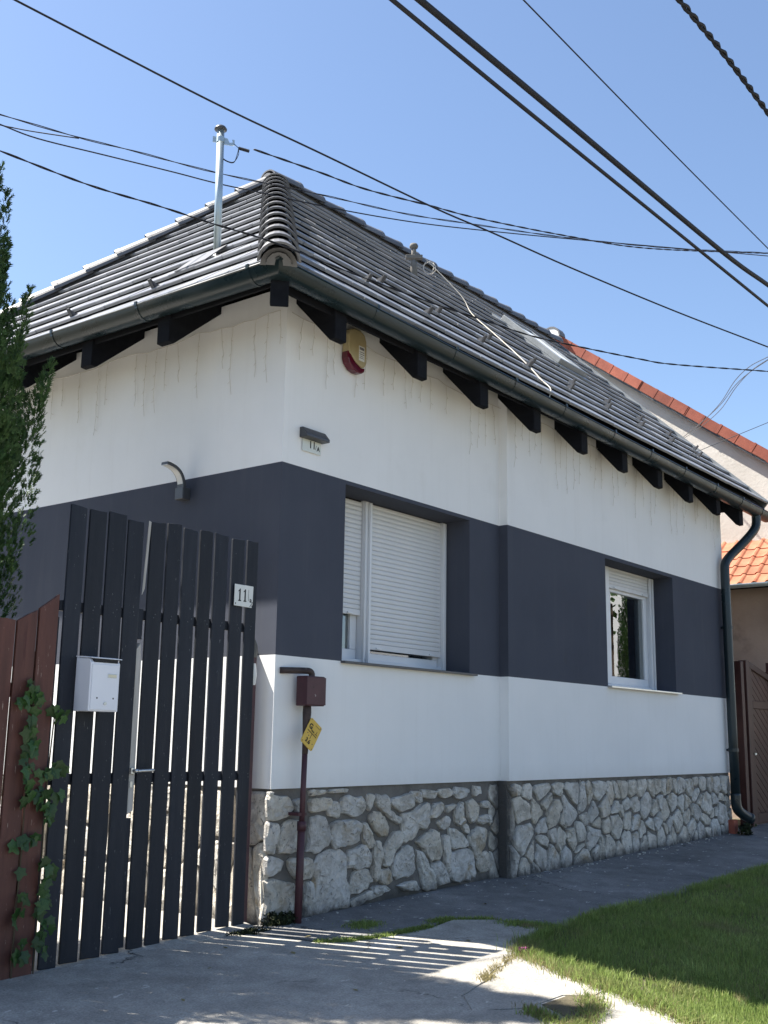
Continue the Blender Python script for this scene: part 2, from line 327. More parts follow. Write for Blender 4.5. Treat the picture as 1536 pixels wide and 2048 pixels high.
def weather(mt, dirt, amount, zlo, zhi):
    # rain streaks and splash dirt near the foot of the wall
    t = mt.node_tree; b = t.nodes['Principled BSDF']; src = b.inputs['Base Color'].links[0].from_socket
    tc = N(t, 'ShaderNodeTexCoord'); mp = N(t, 'ShaderNodeMapping'); mp.inputs['Scale'].default_value = (9, 9, .55); t.links.new(tc.outputs['Object'], mp.inputs[0])
    ns = noise(t, mp.outputs[0], 1.3, 7, .65); st = ramp(t, ns.outputs['Fac'], [(.52, (0,0,0)), (.75, (1,1,1))])
    sx = N(t, 'ShaderNodeSeparateXYZ'); t.links.new(tc.outputs['Object'], sx.inputs[0])
    mr = N(t, 'ShaderNodeMapRange'); mr.inputs['From Min'].default_value = zhi; mr.inputs['From Max'].default_value = zlo; t.links.new(sx.outputs[2], mr.inputs[0])
    n2 = noise(t, tc.outputs['Object'], 7, 7, .7); mu = N(t, 'ShaderNodeMath', operation='MULTIPLY'); t.links.new(mr.outputs[0], mu.inputs[0]); t.links.new(n2.outputs['Fac'], mu.inputs[1])
    a = N(t, 'ShaderNodeMath', operation='MULTIPLY'); a.inputs[1].default_value = amount; t.links.new(st.outputs[0], a.inputs[0])
    c = mixc(t, a.outputs[0], src, dirt); m2 = N(t, 'ShaderNodeMath', operation='MULTIPLY'); m2.inputs[1].default_value = .55; t.links.new(mu.outputs[0], m2.inputs[0])
    c = mixc(t, m2.outputs[0], c, dirt); t.links.new(c, b.inputs['Base Color'])
weather(M['white'], (.56,.545,.51), .12, .83, .98); weather(M['dark'], (.10,.105,.115), .25, 1.70, 1.74)
M['asphalt'] = paving('worn_asphalt', (.135,.132,.128), (.18,.176,.17), (.235,.23,.22), (.42,.41,.39), .003, .635)
M['road'] = paving('road_asphalt', (.27,.265,.255), (.32,.315,.30), (.36,.35,.335), (.3,.295,.28), .002)
M['concrete'] = paving('driveway_concrete', (.27,.255,.225), (.37,.35,.31), (.47,.445,.395), (.54,.51,.46), .006)

# ------------------------------------------------------------------ ground, pavement
def sheet(name, poly, z_off, mats, thick=.05, parent=None, kind='structure'):
    g = Geo(); P = [(x, y, gz(x, y) + z_off) for x, y in poly]
    g.prism(P, (0, 0, -thick)); o = g.build(name, mats, parent)
    if kind: o['kind'] = kind
    return o
# one terrain sheet to the horizon, tilted near the house and flat far away
g = Geo(); xs = [-400, -60, -12, -6, -3, 0, 3, 6, 9, 12, 20, 60, 400]; ys = [-400, -60, -12, -8, -4, -2, 0, .04, 3, 6, 12, 60, 400]
def far(x, y): 
    cx, cy = max(-12, min(12, x)), max(-12, min(12, y)); return gz(cx, cy) - .06
for x in xs:
    for y in ys: g.v.append((x, y, far(x, y)))
for i in range(len(xs)-1):
    for j in range(len(ys)-1):
        a = i*len(ys)+j; g.f.append((a, a+len(ys), a+len(ys)+1, a+1)); g.m.append(0)
g.build('ground', M['soil'])['kind'] = 'structure'

joint = [(-.25,-.04), (-.17,-.27), (-.11,-.52), (.05,-.63), (.36,-.70), (.76,-.73), (1.08,-.68), (1.30,-.86), (1.36,-1.2)]
edge_l = [(.84,-1.38), (.56,-1.52), (.40,-1.80), (.24,-2.2), (.13,-2.53), (-.03,-2.84), (-.45,-3.6), (-1.0,-4.6)]
walk = [(-.2,.04)] + [(x+.02, y+.02) for x, y in joint] + [(1.5,-1.31), (2.1,-1.27), (2.65,-1.32), (3.75,-1.33), (5.4,-1.33), (9,-1.36), (16,-1.4), (16,.04), (8.0,.04)]
# street in front of the lawn, behind the photographer
road = Geo(); road.prism([(-60,-6.9,gz(-12,-6.9)-.02), (-12,-6.9,gz(-12,-6.9)-.02), (12,-6.9,gz(12,-6.9)-.02), (60,-6.9,gz(12,-6.9)-.02), (60,-12.2,gz(12,-12)-.02), (12,-12.2,gz(12,-12)-.02), (-12,-12.2,gz(-12,-12)-.02), (-60,-12.2,gz(-12,-12)-.02)], (0,0,-.03)); road.build('road', M['road'])['kind'] = 'structure'
sheet('sidewalk', walk, 0, M['asphalt'])
def jag(P, step=.07, amp=.012, seed=1):
    R_ = random.Random(seed); out = []
    for (x0, y0), (x1, y1) in zip(P, P[1:]):
        n = max(1, int(math.hypot(x1-x0, y1-y0)/step)); L = math.hypot(x1-x0, y1-y0)
        for k in range(n):
            e = R_.gauss(0, amp) if k else 0; out.append((x0+(x1-x0)*k/n - (y1-y0)/L*e, y0+(y1-y0)*k/n + (x1-x0)/L*e))
    out.append(P[-1]); return out
def shift(P, dx, dy): return [(x+dx, y+dy) for x, y in P]
c1 = jag([(.85,-1.37), (.55,-1.515), (.20,-1.60), (-.16,-1.725), (-.42,-1.78)], seed=3)
c2 = jag([(-.42,-1.78), (-.62,-1.95), (-.40,-2.12), (-.52,-2.45), (-.92,-3.0), (-1.62,-4.2), (-2.4,-6.9)], .09, .018, seed=4)
sheet('driveway_base', [(.95,-1.2), (.2,-1.4), (-1.2,-1.6), (-3.0,-6.8), (-1.9,-6.4), (-1.0,-4.6), (-.4,-3.6), (.05,-2.84), (.2,-2.53), (.32,-2.2), (.5,-1.8), (.65,-1.5)], -.004, M['concrete'])
sheet('bare_soil', [(.02,-2.14), (-.03,-2.15), (-.25,-2.14), (-.33,-2.30), (-.42,-2.44), (-.14,-2.40), (.03,-2.27), (.05,-2.23)], -.001, M['soil'], .004)
drive = [(-.33,-.03)] + [(x-.012, y-.026) for x, y in joint[1:]] + shift(c1, -.004, .006) + shift(c2, -.006, .004)[1:] + [(-9,-6.9), (-9,-.03)]
sheet('driveway', drive, .002, M['concrete'])
# cracked outer strip between the driveway and the lawn
c3 = jag([(-.02,-2.13), (.05,-2.22), (.20,-2.24), (.27,-2.20)], .05, .012, seed=6)
apron = thing('broken_slab', (.1,-1.9,gz(.1,-1.9)), 'cracked sunlit concrete edge strip between driveway and lawn', 'slab')
lawn_side = jag([(.27,-2.18), (.43,-1.80), (.60,-1.52), (.85,-1.385)], .06, .02, seed=8)
def piece(poly): Geo().prism([(x, y, gz(x, y) + .001) for x, y in poly], (0,0,-.06)).build('slab_piece', M['concrete'], apron)
piece(shift(c1, .004, -.006) + [(-.60,-1.96), (-.36,-2.12)] + c3 + lawn_side[1:-1])
piece(jag([(.26,-2.23), (.19,-2.275), (.03,-2.27), (-.14,-2.40), (-.30,-2.50), (-.50,-2.82), (-.90,-3.4), (-1.7,-4.9), (-1.1,-4.9), (-.5,-3.6), (-.04,-2.84), (.13,-2.53), (.26,-2.23)], .06, .012, seed=11)[:-1])
# lawn soil and yard behind the gate
lawn_poly = [(.86,-1.42), (1.45,-1.36), (2.1,-1.31), (2.65,-1.36), (3.75,-1.37), (5.4,-1.37), (9,-1.4), (16,-1.44), (16,-6.5), (-1.9,-6.5), (-1.0,-4.6), (-.43,-3.62), (0,-2.84), (.15,-2.53), (.27,-2.2), (.43,-1.8), (.58,-1.54)]
sheet('lawn_soil', lawn_poly, -.012, M['soil'])
sheet('yard_paving', [(-6,.02), (-.02,.02), (-.02,8), (-6,8)], -.008, M['yard'])
# step under the gate
th = Geo()
th.prism([(-1.72,-.10,gz(-1.72,0)-.055), (-.14,-.05,-.02), (-.12,.09,.0), (-1.72,.09,gz(-1.72,0)-.04)], (0,0,.032))
o = bevel(th.build('threshold', M['concrete']), .008); o['kind'] = 'structure'

# ------------------------------------------------------------------ house
house = thing('house', (0, 0, 0), 'white single-storey corner house with anthracite band, grey tiled hip roof and stone base', 'house')
WP = -.088                    # plane of the projecting right part of the street wall
XE, YB, ZT = 7.85, 5.2, 4.32
ZB, Z1, Z2 = .835, 1.705, 3.03
g = Geo()
def zmat(z): return 1 if Z1 < z < Z2 else 0
def wall_x(y, x0, x1, holes):     # street wall piece facing -Y ; hole (xa, xb, za, zb, depth)
    xs = sorted({x0, x1} | {h[0] for h in holes} | {h[1] for h in holes}); zs = sorted({ZB, Z1, Z2, ZT} | {h[2] for h in holes} | {h[3] for h in holes})
    for i in range(len(xs)-1):
        for j in range(len(zs)-1):
            cx, cz = (xs[i]+xs[i+1])/2, (zs[j]+zs[j+1])/2
            if any(h[0] < cx < h[1] and h[2] < cz < h[3] for h in holes): continue
            g.quad((xs[i],y,zs[j]), (xs[i+1],y,zs[j]), (xs[i+1],y,zs[j+1]), (xs[i],y,zs[j+1]), zmat(cz))
    for xa, xb, za, zb, d in holes:
        g.quad((xa,y,za), (xa,y,zb), (xa,y+d,zb), (xa,y+d,za), 1); g.quad((xb,y,za), (xb,y+d,za), (xb,y+d,zb), (xb,y,zb), 1)
        g.quad((xa,y,zb), (xb,y,zb), (xb,y+d,zb), (xa,y+d,zb), 1); g.quad((xa,y,za), (xa,y+d,za), (xb,y+d,za), (xb,y,za), 1)
W1 = (.685, 2.33, Z1+.004, 3.0, .36); W2 = (4.665, 6.315, Z1+.012, 2.99, .36)
wall_x(0, 0, 2.80, [W1]); wall_x(WP, 2.80, XE, [W2])
for z0, z1 in ((ZB,Z1), (Z1,Z2), (Z2,ZT)):
    k = zmat((z0+z1)/2)
    g.quad((2.80,0,z0), (2.80,WP,z0), (2.80,WP,z1), (2.80,0,z1), k)
    g.quad((XE,WP,z0), (XE,YB,z0), (XE,YB,z1), (XE,WP,z1), k)
    g.quad((XE,YB,z0), (0,YB,z0), (0,YB,z1), (XE,YB,z1), k)
    g.quad((0,YB,z0), (0,0,z0), (0,0,z1), (0,YB,z1), k)
# underside of the render where it stands proud of the plinth
g.quad((0,0,ZB), (0,.12,ZB), (2.8,.12,ZB), (2.8,0,ZB)); g.quad((2.8,WP,ZB), (2.8,.12,ZB), (XE,.12,ZB), (XE,WP,ZB)); g.quad((0,.12,ZB), (0,YB,ZB), (.12,YB,ZB), (.12,.12,ZB))
wall = g.build('wall', [M['white'], M['dark']], house)
# room behind the windows
g = Geo(); 
for x0, x1 in ((.3,3.0), (4.2,7.2)):
    g.quad((x0,3,1), (x1,3,1), (x1,3,3.3), (x0,3,3.3)); g.quad((x0,.37,1), (x0,3,1), (x0,3,3.3), (x0,.37,3.3)); g.quad((x1,.37,1), (x1,3,1), (x1,3,3.3), (x1,.37,3.3))
    g.quad((x0,.37,3.3), (x1,.37,3.3), (x1,3,3.3), (x0,3,3.3)); g.quad((x0,.37,1), (x1,.37,1), (x1,3,1), (x0,3,1))
g.build('inner_room', M['room'], house)

# ---- stone plinth: mortar bed + single stones
g = Geo()
g.quad((.022,.022,-.3), (2.80,.022,-.3), (2.80,.022,ZB), (.022,.022,ZB)); g.quad((2.785,-.064,-.3), (7.80,-.064,-.3), (7.80,-.064,ZB), (2.785,-.064,ZB))
g.quad((2.785,.022,-.3), (2.785,-.064,-.3), (2.785,-.064,ZB), (2.785,.022,ZB)); g.quad((.022,YB,-.3), (.022,.022,-.3), (.022,.022,ZB), (.022,YB,ZB)); g.quad((7.80,-.064,-.3), (7.80,YB,-.3), (7.80,YB,ZB), (7.80,-.064,ZB))
plinth = g.build('stone_plinth', M['mortar'], house)
STONEOBJ = []
def stone(poly, to3, d_out, name='stone', grow=1.0):
    """poly: 2D outline (a, z) counter-clockwise; to3(a, z, h) -> 3D, h = height above the mortar bed"""
    P = [Vector(p) for p in poly]
    A = sum(P[i].x*P[(i+1) % len(P)].y - P[(i+1) % len(P)].x*P[i].y for i in range(len(P)))
    if A < 0: P.reverse()
    # round the outline (one Chaikin pass), then resample with small irregularities
    Q = []
    for i in range(len(P)):
        a, b = P[i], P[(i+1) % len(P)]; Q += [a.lerp(b, .14), a.lerp(b, .5), a.lerp(b, .86)] if (b-a).length > .09 else [a.lerp(b, .22), a.lerp(b, .78)]
    c = sum(Q, Vector((0,0)))/len(Q); Q = [c + (q-c)*grow for q in Q]; sz = math.sqrt(abs(A)/2); n = len(Q)
    Q = [q + Vector((random.gauss(0,1), random.gauss(0,1)))*.035*min(sz,.22) for q in Q]
    rings = []; sd = random.uniform(0, 100)
    tilt = Vector((random.uniform(-.25,.25), random.uniform(-.25,.25)))
    for s, h in ((1.0, -.012), (1.0, .45), (.92, .86), (.66, .98), (.33, 1.0)):
        ring = []
        for q in Q:
            v = c + (q-c)*s
            hh = h*d_out
            if h > .2:
                nz = math.sin(v.x*23+sd)*math.cos(v.y*27+sd*1.7) + .7*math.sin(v.x*61+v.y*47+sd)
                hh += d_out*(.15*nz*min(1, h) + random.gauss(0,.10)) + tilt.dot(v-c)*d_out*1.6*h
                v = v + Vector((random.gauss(0,1), random.gauss(0,1)))*.012*sz
            ring.append(to3(v.x, v.y, max(hh, -.005)))
        rings.append(ring)
    g = Geo(); vs_ = [p for r_ in rings for p in r_] + [to3(c.x, c.y, d_out*random.uniform(.9,1.12))]
    fs = []
    for i in range(len(rings)-1):
        for k in range(n): fs.append((i*n+k, i*n+(k+1) % n, (i+1)*n+(k+1) % n, (i+1)*n+k))
    for k in range(n): fs.append(((len(rings)-1)*n+k, (len(rings)-1)*n+(k+1) % n, len(rings)*n))
    g.add(vs_, fs); o = g.build(name, M['stone'], plinth, smooth=False); STONEOBJ.append(o); return o
def clip_half(P, nx, ny, d):     # keep nx*x + ny*y <= d
    out = []
    for i in range(len(P)):
        a, b = P[i], P[(i+1) % len(P)]; fa, fb = nx*a[0]+ny*a[1]-d, nx*b[0]+ny*b[1]-d
        if fa <= 0: out.append(a)
        if fa*fb < 0: t = fa/(fa-fb); out.append((a[0]+(b[0]-a[0])*t, a[1]+(b[1]-a[1])*t))
    return out
STONES = [[(-0.15,0.78),(0.02,0.79),(0.18,0.78),(0.23,0.72),(0.2,0.67),(0.09,0.64),(-0.09,0.65),(-0.16,0.7)],
 [(-0.16,0.64),(-0.03,0.63),(0.08,0.61),(0.09,0.56),(0.07,0.47),(0.05,0.43),(-0.08,0.45),(-0.16,0.47)],
 [(0.14,0.6),(0.22,0.62),(0.3,0.62),(0.31,0.43),(0.19,0.42),(0.09,0.45),(0.1,0.55)],
 [(0.41,0.62),(0.47,0.64),(0.56,0.62),(0.6,0.56),(0.63,0.48),(0.58,0.44),(0.44,0.41),(0.38,0.44),(0.4,0.53)],
 [(-0.16,0.44),(-0.06,0.43),(0.05,0.41),(0.15,0.37),(0.11,0.31),(-0.03,0.29),(-0.17,0.29)],
 [(0.21,0.38),(0.38,0.38),(0.43,0.36),(0.43,0.27),(0.39,0.24),(0.26,0.27),(0.21,0.33)],
 [(-0.17,0.26),(0.02,0.26),(0.16,0.25),(0.26,0.22),(0.29,0.13),(0.28,0.02),(0.21,-0),(-0.15,0.02)],
 [(0.36,0.22),(0.44,0.22),(0.46,0.1),(0.44,0.01),(0.35,0.02)],
 [(0.52,0.38),(0.62,0.41),(0.7,0.4),(0.78,0.35),(0.8,0.23),(0.84,0.09),(0.82,0.02),(0.65,0.03),(0.46,0.01),(0.46,0.22),(0.47,0.32)],
 [(0.39,0.76),(0.52,0.76),(0.61,0.75),(0.62,0.72),(0.55,0.68),(0.41,0.67)],
 [(0.58,0.69),(0.63,0.74),(0.7,0.73),(0.71,0.62),(0.58,0.65)],
 [(0.73,0.75),(0.8,0.77),(0.97,0.76),(1,0.69),(0.96,0.64),(0.84,0.63),(0.73,0.67)],
 [(0.64,0.58),(0.74,0.6),(0.91,0.59),(0.95,0.55),(0.9,0.45),(0.77,0.43),(0.65,0.44),(0.62,0.52)],
 [(0.97,0.58),(1.02,0.56),(1.08,0.49),(1.1,0.44),(1.04,0.39),(0.98,0.46)],
 [(0.82,0.4),(0.94,0.42),(1.01,0.41),(1.05,0.36),(1.06,0.28),(0.91,0.26),(0.81,0.29),(0.81,0.35)],
 [(0.86,0.23),(0.97,0.26),(1.05,0.24),(1.09,0.17),(1.01,0.12),(0.86,0.1),(0.84,0.18)],
 [(1.12,0.43),(1.17,0.43),(1.19,0.35),(1.16,0.24),(1.12,0.16),(1.09,0.22),(1.09,0.34)],
 [(1.05,0.63),(1.12,0.65),(1.21,0.61),(1.27,0.54),(1.26,0.48),(1.18,0.47),(1.1,0.52),(1.05,0.59)],
 [(1.11,0.76),(1.26,0.76),(1.27,0.63),(1.21,0.64),(1.12,0.69)],
 [(0.39,0.82),(0.54,0.82),(0.54,0.79),(0.4,0.78)],
 [(0.59,0.82),(0.78,0.82),(0.77,0.79),(0.59,0.79)],
 [(1.01,0.77),(1.1,0.77),(1.07,0.7),(1.03,0.65)],
 [(0.86,0.06),(1.02,0.1),(1.21,0.12),(1.23,0.08),(1.02,0.05),(0.89,0.01)],
 [(-0.16,0.81),(0.01,0.82),(0.02,0.8),(-0.15,0.79)],
 [(0.23,0.76),(0.31,0.77),(0.31,0.68),(0.26,0.67)],
 [(1.31,0.74),(1.53,0.76),(1.59,0.7),(1.56,0.66),(1.41,0.64),(1.29,0.7)],
 [(1.21,0.64),(1.3,0.65),(1.41,0.59),(1.39,0.55),(1.32,0.58)],
 [(1.44,0.61),(1.57,0.64),(1.76,0.69),(1.78,0.59),(1.75,0.5),(1.64,0.5),(1.54,0.43),(1.46,0.43),(1.44,0.52)],
 [(1.27,0.45),(1.34,0.49),(1.43,0.49),(1.45,0.44),(1.35,0.35),(1.27,0.26),(1.21,0.28),(1.22,0.37)],
 [(1.44,0.37),(1.53,0.39),(1.58,0.3),(1.6,0.22),(1.54,0.17),(1.36,0.17),(1.33,0.21),(1.34,0.28)],
 [(1.61,0.41),(1.76,0.46),(1.84,0.49),(1.9,0.42),(1.92,0.31),(1.88,0.26),(1.78,0.26),(1.69,0.37)],
 [(1.95,0.42),(2.03,0.43),(2.06,0.31),(2.06,0.19),(2.03,0.15),(1.99,0.25)],
 [(1.61,0.34),(1.69,0.32),(1.79,0.21),(1.88,0.05),(1.72,0.05),(1.68,0.18)],
 [(1.8,0.23),(1.95,0.24),(2.03,0.12),(2.03,0.08),(1.88,0.08)],
 [(2.08,0.3),(2.32,0.3),(2.4,0.24),(2.42,0.11),(2.3,0.07),(2.07,0.1)],
 [(2.04,0.48),(2.15,0.47),(2.3,0.39),(2.3,0.32),(2.08,0.33)],
 [(2.34,0.41),(2.44,0.47),(2.58,0.46),(2.55,0.34),(2.46,0.23),(2.39,0.25),(2.33,0.36)],
 [(2.29,0.68),(2.4,0.69),(2.48,0.63),(2.46,0.55),(2.36,0.51),(2.3,0.61)],
 [(2.47,0.55),(2.55,0.57),(2.65,0.56),(2.65,0.51),(2.52,0.49),(2.46,0.51)],
 [(1.88,0.54),(2,0.58),(2.07,0.56),(2.03,0.49),(1.95,0.48)],
 [(1.83,0.68),(1.94,0.69),(1.98,0.63),(1.81,0.57),(1.79,0.6)],
 [(2,0.66),(2.13,0.67),(2.13,0.65),(2.01,0.6)],
 [(2.13,0.61),(2.22,0.68),(2.25,0.64),(2.25,0.57),(2.28,0.52),(2.16,0.51),(2.13,0.56)],
 [(2.11,0.79),(2.3,0.79),(2.32,0.74),(2.2,0.7),(2.12,0.73)],
 [(1.9,0.78),(2.08,0.79),(2.09,0.73),(1.97,0.72),(1.9,0.74)],
 [(1.68,0.79),(1.86,0.78),(1.85,0.73),(1.75,0.72),(1.68,0.75)],
 [(1.54,0.78),(1.66,0.78),(1.68,0.71),(1.63,0.69),(1.57,0.73)],
 [(2.39,0.8),(2.49,0.8),(2.5,0.75),(2.4,0.72)],
 [(2.49,0.67),(2.59,0.68),(2.65,0.66),(2.64,0.62),(2.52,0.63)],
 [(2.49,0.27),(2.61,0.27),(2.63,0.14),(2.5,0.11),(2.44,0.17)],
 [(2.55,0.35),(2.67,0.36),(2.68,0.32),(2.56,0.31)],
 [(2.22,0.5),(2.3,0.51),(2.34,0.43),(2.27,0.44)],
 [(1.16,0.24),(1.28,0.24),(1.32,0.16),(1.26,0.13),(1.17,0.16)],
 [(1.08,0.13),(1.22,0.14),(1.28,0.09),(1.1,0.08)],
 [(1.38,0.12),(1.6,0.13),(1.66,0.06),(1.47,0.07)],
 [(2.53,0.8),(2.64,0.81),(2.65,0.77),(2.55,0.76)],
 [(2.59,0.45),(2.7,0.46),(2.7,0.4),(2.61,0.4)]]
front3 = lambda a, z, h: (a, .022 - h, z)
for P in STONES:
    lo = min(p[0] for p in P)
    P = [(x, min(z, ZB-.015)) for x, z in P]
    if lo > 2.40 and max(p[0] for p in P) - lo < .14: continue
    if lo < 0: P = clip_half(P, -1, 0, .012)
    if len(P) >= 3: stone(P, front3, random.uniform(.026,.042) if lo > 0 else .036, grow=1.10)
def voronoi_stones(a0, a1, z0f, z1, size, to3, ax, gap=.0125, dep=(.020,.038), seed=1):
    R_ = random.Random(seed); S = []
    rows = max(2, int((z1 - z0f(a0))/size)); na = int((a1-a0)/(size*ax))
    for i in range(na):
        zb = z0f(a0 + (i+.5)/na*(a1-a0)); 
        for j in range(rows):
            S.append((a0 + (i + .5 + R_.uniform(-.5,.5) + (.25 if j % 2 else -.25))/na*(a1-a0), zb + (j+.5+R_.uniform(-.42,.42))/rows*(z1-zb), R_.uniform(-.022,.030)))
    for i, s in enumerate(S):
        P = [(a0,-.15), (a1,-.15), (a1,z1), (a0,z1)]
        near = sorted(range(len(S)), key=lambda k: (S[k][0]-s[0])**2 + (S[k][1]-s[1])**2)[1:16]
        for k in near:
            t = S[k]; dx, dy = t[0]-s[0], t[1]-s[1]; L = math.hypot(dx, dy)
            if L < 1e-6: continue
            nx, ny = dx/L, dy/L; mid = nx*(s[0]+t[0])/2 + ny*(s[1]+t[1])/2 + (s[2]-t[2])
            P = clip_half(P, nx, ny, mid - gap*R_.uniform(.5,1.6))
            if len(P) < 3: break
        if len(P) < 3: continue
        P = [p for q, p in enumerate(P) if math.hypot(p[0]-P[q-1][0], p[1]-P[q-1][1]) > .012]
        if len(P) < 3: continue
        ar = abs(sum(P[q][0]*P[(q+1) % len(P)][1]-P[(q+1) % len(P)][0]*P[q][1] for q in range(len(P))))/2
        if ar < .0025: continue
        stone(P, to3, R_.uniform(*dep)*(.6 + .4*min(1, math.sqrt(ar)/.16)))
voronoi_stones(2.64, 2.775, lambda a: gz(a,0)-.02, ZB-.03, .12, front3, 1.1, gap=.008, dep=(.018,.03), seed=14)
voronoi_stones(2.80, 7.79, lambda a: gz(a,0)-.03, ZB-.035, .165, lambda a, z, h: (a, -.064-h, z), 1.12, seed=5)
voronoi_stones(-5.1, -.015, lambda a: -.02, ZB-.02, .22, lambda a, z, h: (.022-h, -a, z), 1.2, dep=(.026,.045), seed=9)

# ---- windows
def shutter(win, x0, x1, zb, zt, y):
    p = .0368; n = int(round((zt-zb)/p)); me = None
    for i in range(n):
        if me is None:
            q = Geo(); prof = [(0,.000), (-.0035,.004), (-.0055,.017), (-.0035,.030), (0,.0350), (.005,.0350), (.005,0)]
            q.prism([(x0, a, b) for a, b in prof], (x1-x0, 0, 0)); me = q.mesh('shutter_slat', M['slat'])
        o = bpy.data.objects.new('shutter_slat', me); COL.objects.link(o); o.location = (0, y + random.uniform(-.0008,.0008), zb + .016 + i*p); adopt(o, win)
    q = Geo(); q.box(x0, x1, y-.010, y+.008, zb-.032, zb+.013); bevel(q.build('shutter_bottom_rail', M['slat'], win), .003)
    q = Geo(); q.box(x0-.01, x1+.01, y+.012, y+.014, zb-.02, zt+.02); q.build('shutter_backing', M['deck'], win)
    for xs_ in ((x0+.14, x1-.14) if x1-x0 > .6 else ((x0+x1)/2+.1,)):
        q = Geo(); q.box(xs_-.03, xs_+.03, y-.022, y-.010, zb-.026, zb-.014); q.build('shutter_stop', M['pvc'], win)
def sash(win, x0, x1, z0, z1, y, wd=.07):
    q = Geo(); q.box(x0, x1, y, y+.06, z0, z0+wd); q.box(x0, x1, y, y+.06, z1-wd, z1); q.box(x0, x0+wd, y, y+.06, z0+wd, z1-wd); q.box(x1-wd, x1, y, y+.06, z0+wd, z1-wd)
    bevel(q.build('window_sash', M['pvc'], win), .006)
    q = Geo(); q.box(x0+wd-.002, x1-wd+.002, y+.022, y+.040, z0+wd-.002, z1-wd+.002); q.build('window_pane', M['glass'], win)
def win_part(label):
    o = Geo(); return o
# window 1 (roller shutters down)
y = .25; x0, x1, z0, z1 = W1[0], W1[1], W1[2], W1[3]
g = Geo(); g.box(x0, x0+.05, y, y+.08, z0, z1); g.box(x1-.045, x1, y, y+.08, z0, z1); g.box(x0+.05, x1-.045, y, y+.08, z0, z0+.05); g.box(x0+.05, x1-.045, y+.036, y+.08, z1-.16, z1); g.box(1.205, 1.285, y-.004, y+.08, z0+.05, z1)
win1 = bevel(g.build('window', M['pvc'], house), .005); win1['label'] = 'wide white window with its roller shutters let down'
shutter(win1, .74, 1.20, 2.125, z1-.012, y+.018); shutter(win1, 1.29, x1-.05, 1.875, z1-.012, y+.018)
for bx_ in ((1.262, 1.286, y-.028, y-.006), (1.205, 1.215, y-.028, y-.006), (x1-.046, x1-.012, y-.022, y-.002)):
    q = Geo(); q.box(*bx_, z0+.02, z1-.01); bevel(q.build('shutter_guide', M['pvc'], win1), .003)
sash(win1, .74, 1.20, z0+.05, z1-.16, y+.045, .075); sash(win1, 1.29, x1-.05, z0+.05, z1-.16, y+.045, .06)
g = Geo(); g.prism([(x0-.012,-.042,z0-.020), (x0-.012,-.042,z0-.002), (x0-.012,y,z0+.012), (x0-.012,y,z0-.006)], (x1-x0+.075,0,0)); bevel(g.build('window_sill', M['darkmetal'], win1), .003)
# window 2 (shutter mostly up)
y = .14; x0, x1, z0, z1 = W2[0], W2[1], W2[2], W2[3]
g = Geo(); g.box(x0, x0+.05, y, y+.08, z0, z1); g.box(6.18, 6.27, y, y+.08, z0, z1); g.box(6.27, x1, y+.002, y+.08, z0, z1); g.box(x0+.05, 6.18, y, y+.08, z0, z0+.045); g.box(x0+.05, 6.18, y+.036, y+.08, z1-.16, z1); g.box(5.095, 5.20, y-.004, y+.08, z0+.045, z1)
win2 = bevel(g.build('window', M['pvc'], house), .005); win2['label'] = 'narrow-looking white window with open glass under a raised shutter'
shutter(win2, x0+.05, 5.10, 2.80, z1-.01, y+.012); shutter(win2, 5.20, 6.18, 2.80, z1-.01, y+.012)
for bx_ in ((6.165, 6.195, y-.024, y-.002), (6.245, 6.27, y-.02, y-.002)):
    q = Geo(); q.box(*bx_, z0+.02, z1-.01); bevel(q.build('shutter_guide', M['pvc'], win2), .003)
sash(win2, x0+.05, 5.095, z0+.045, 2.82, y+.03); sash(win2, 5.20, 6.18, z0+.045, 2.82, y+.03, .085)
q = Geo()
for k in range(10): 
    a = 5.60 + k*.055; q.quad((a,.33+.02*(k % 2),z0+.06), (a+.055,.33+.02*((k+1) % 2),z0+.06), (a+.055,.33+.02*((k+1) % 2),2.85), (a,.33+.02*(k % 2),2.85))
q.build('curtain', M['greencloth'], win2)
g = Geo(); g.prism([(x0-.01,WP-.05,z0-.022), (x0-.01,WP-.05,z0-.003), (x0-.01,y,z0+.012), (x0-.01,y,z0-.006)], (x1-x0+.055,0,0)); bevel(g.build('window_sill', M['chrome'], win2), .003)

# ------------------------------------------------------------------ roof
S_ = .93; cs = 1/math.sqrt(1+S_*S_); sn = S_*cs
EX, EY, EZ, XV, YF = -.52, -.40, 4.20, 8.52, 5.60
APEX = Vector((2.48, 2.60, EZ+3.0*S_))
def front_pt(x, p, n=0.0): return Vector((x, EY+p-n*sn, EZ+p*S_+n*cs))
def left_pt(y, p, n=0.0): return Vector((EX+p-n*sn, y, EZ+p*S_+n*cs))
g = Geo(); dz = -.035
def slab(P):
    g.prism([Vector(p)+Vector((0,0,dz)) for p in P], (0,0,-.03))
slab([front_pt(EX,0), front_pt(XV,0), front_pt(XV,3.0), APEX]); slab([left_pt(EY,0), APEX, left_pt(YF,0)])
bk = lambda x, p: Vector((x, YF-p, EZ+p*S_))
slab([bk(EX,0), APEX, bk(XV,3.0), bk(XV,0)])
g.prism([(XV-.10,EY,EZ-.07), (XV-.10,2.6,APEX.z-.07), (XV-.10,YF,EZ-.07)], (.04,0,0))
roof = g.build('roof', M['deck'], house)

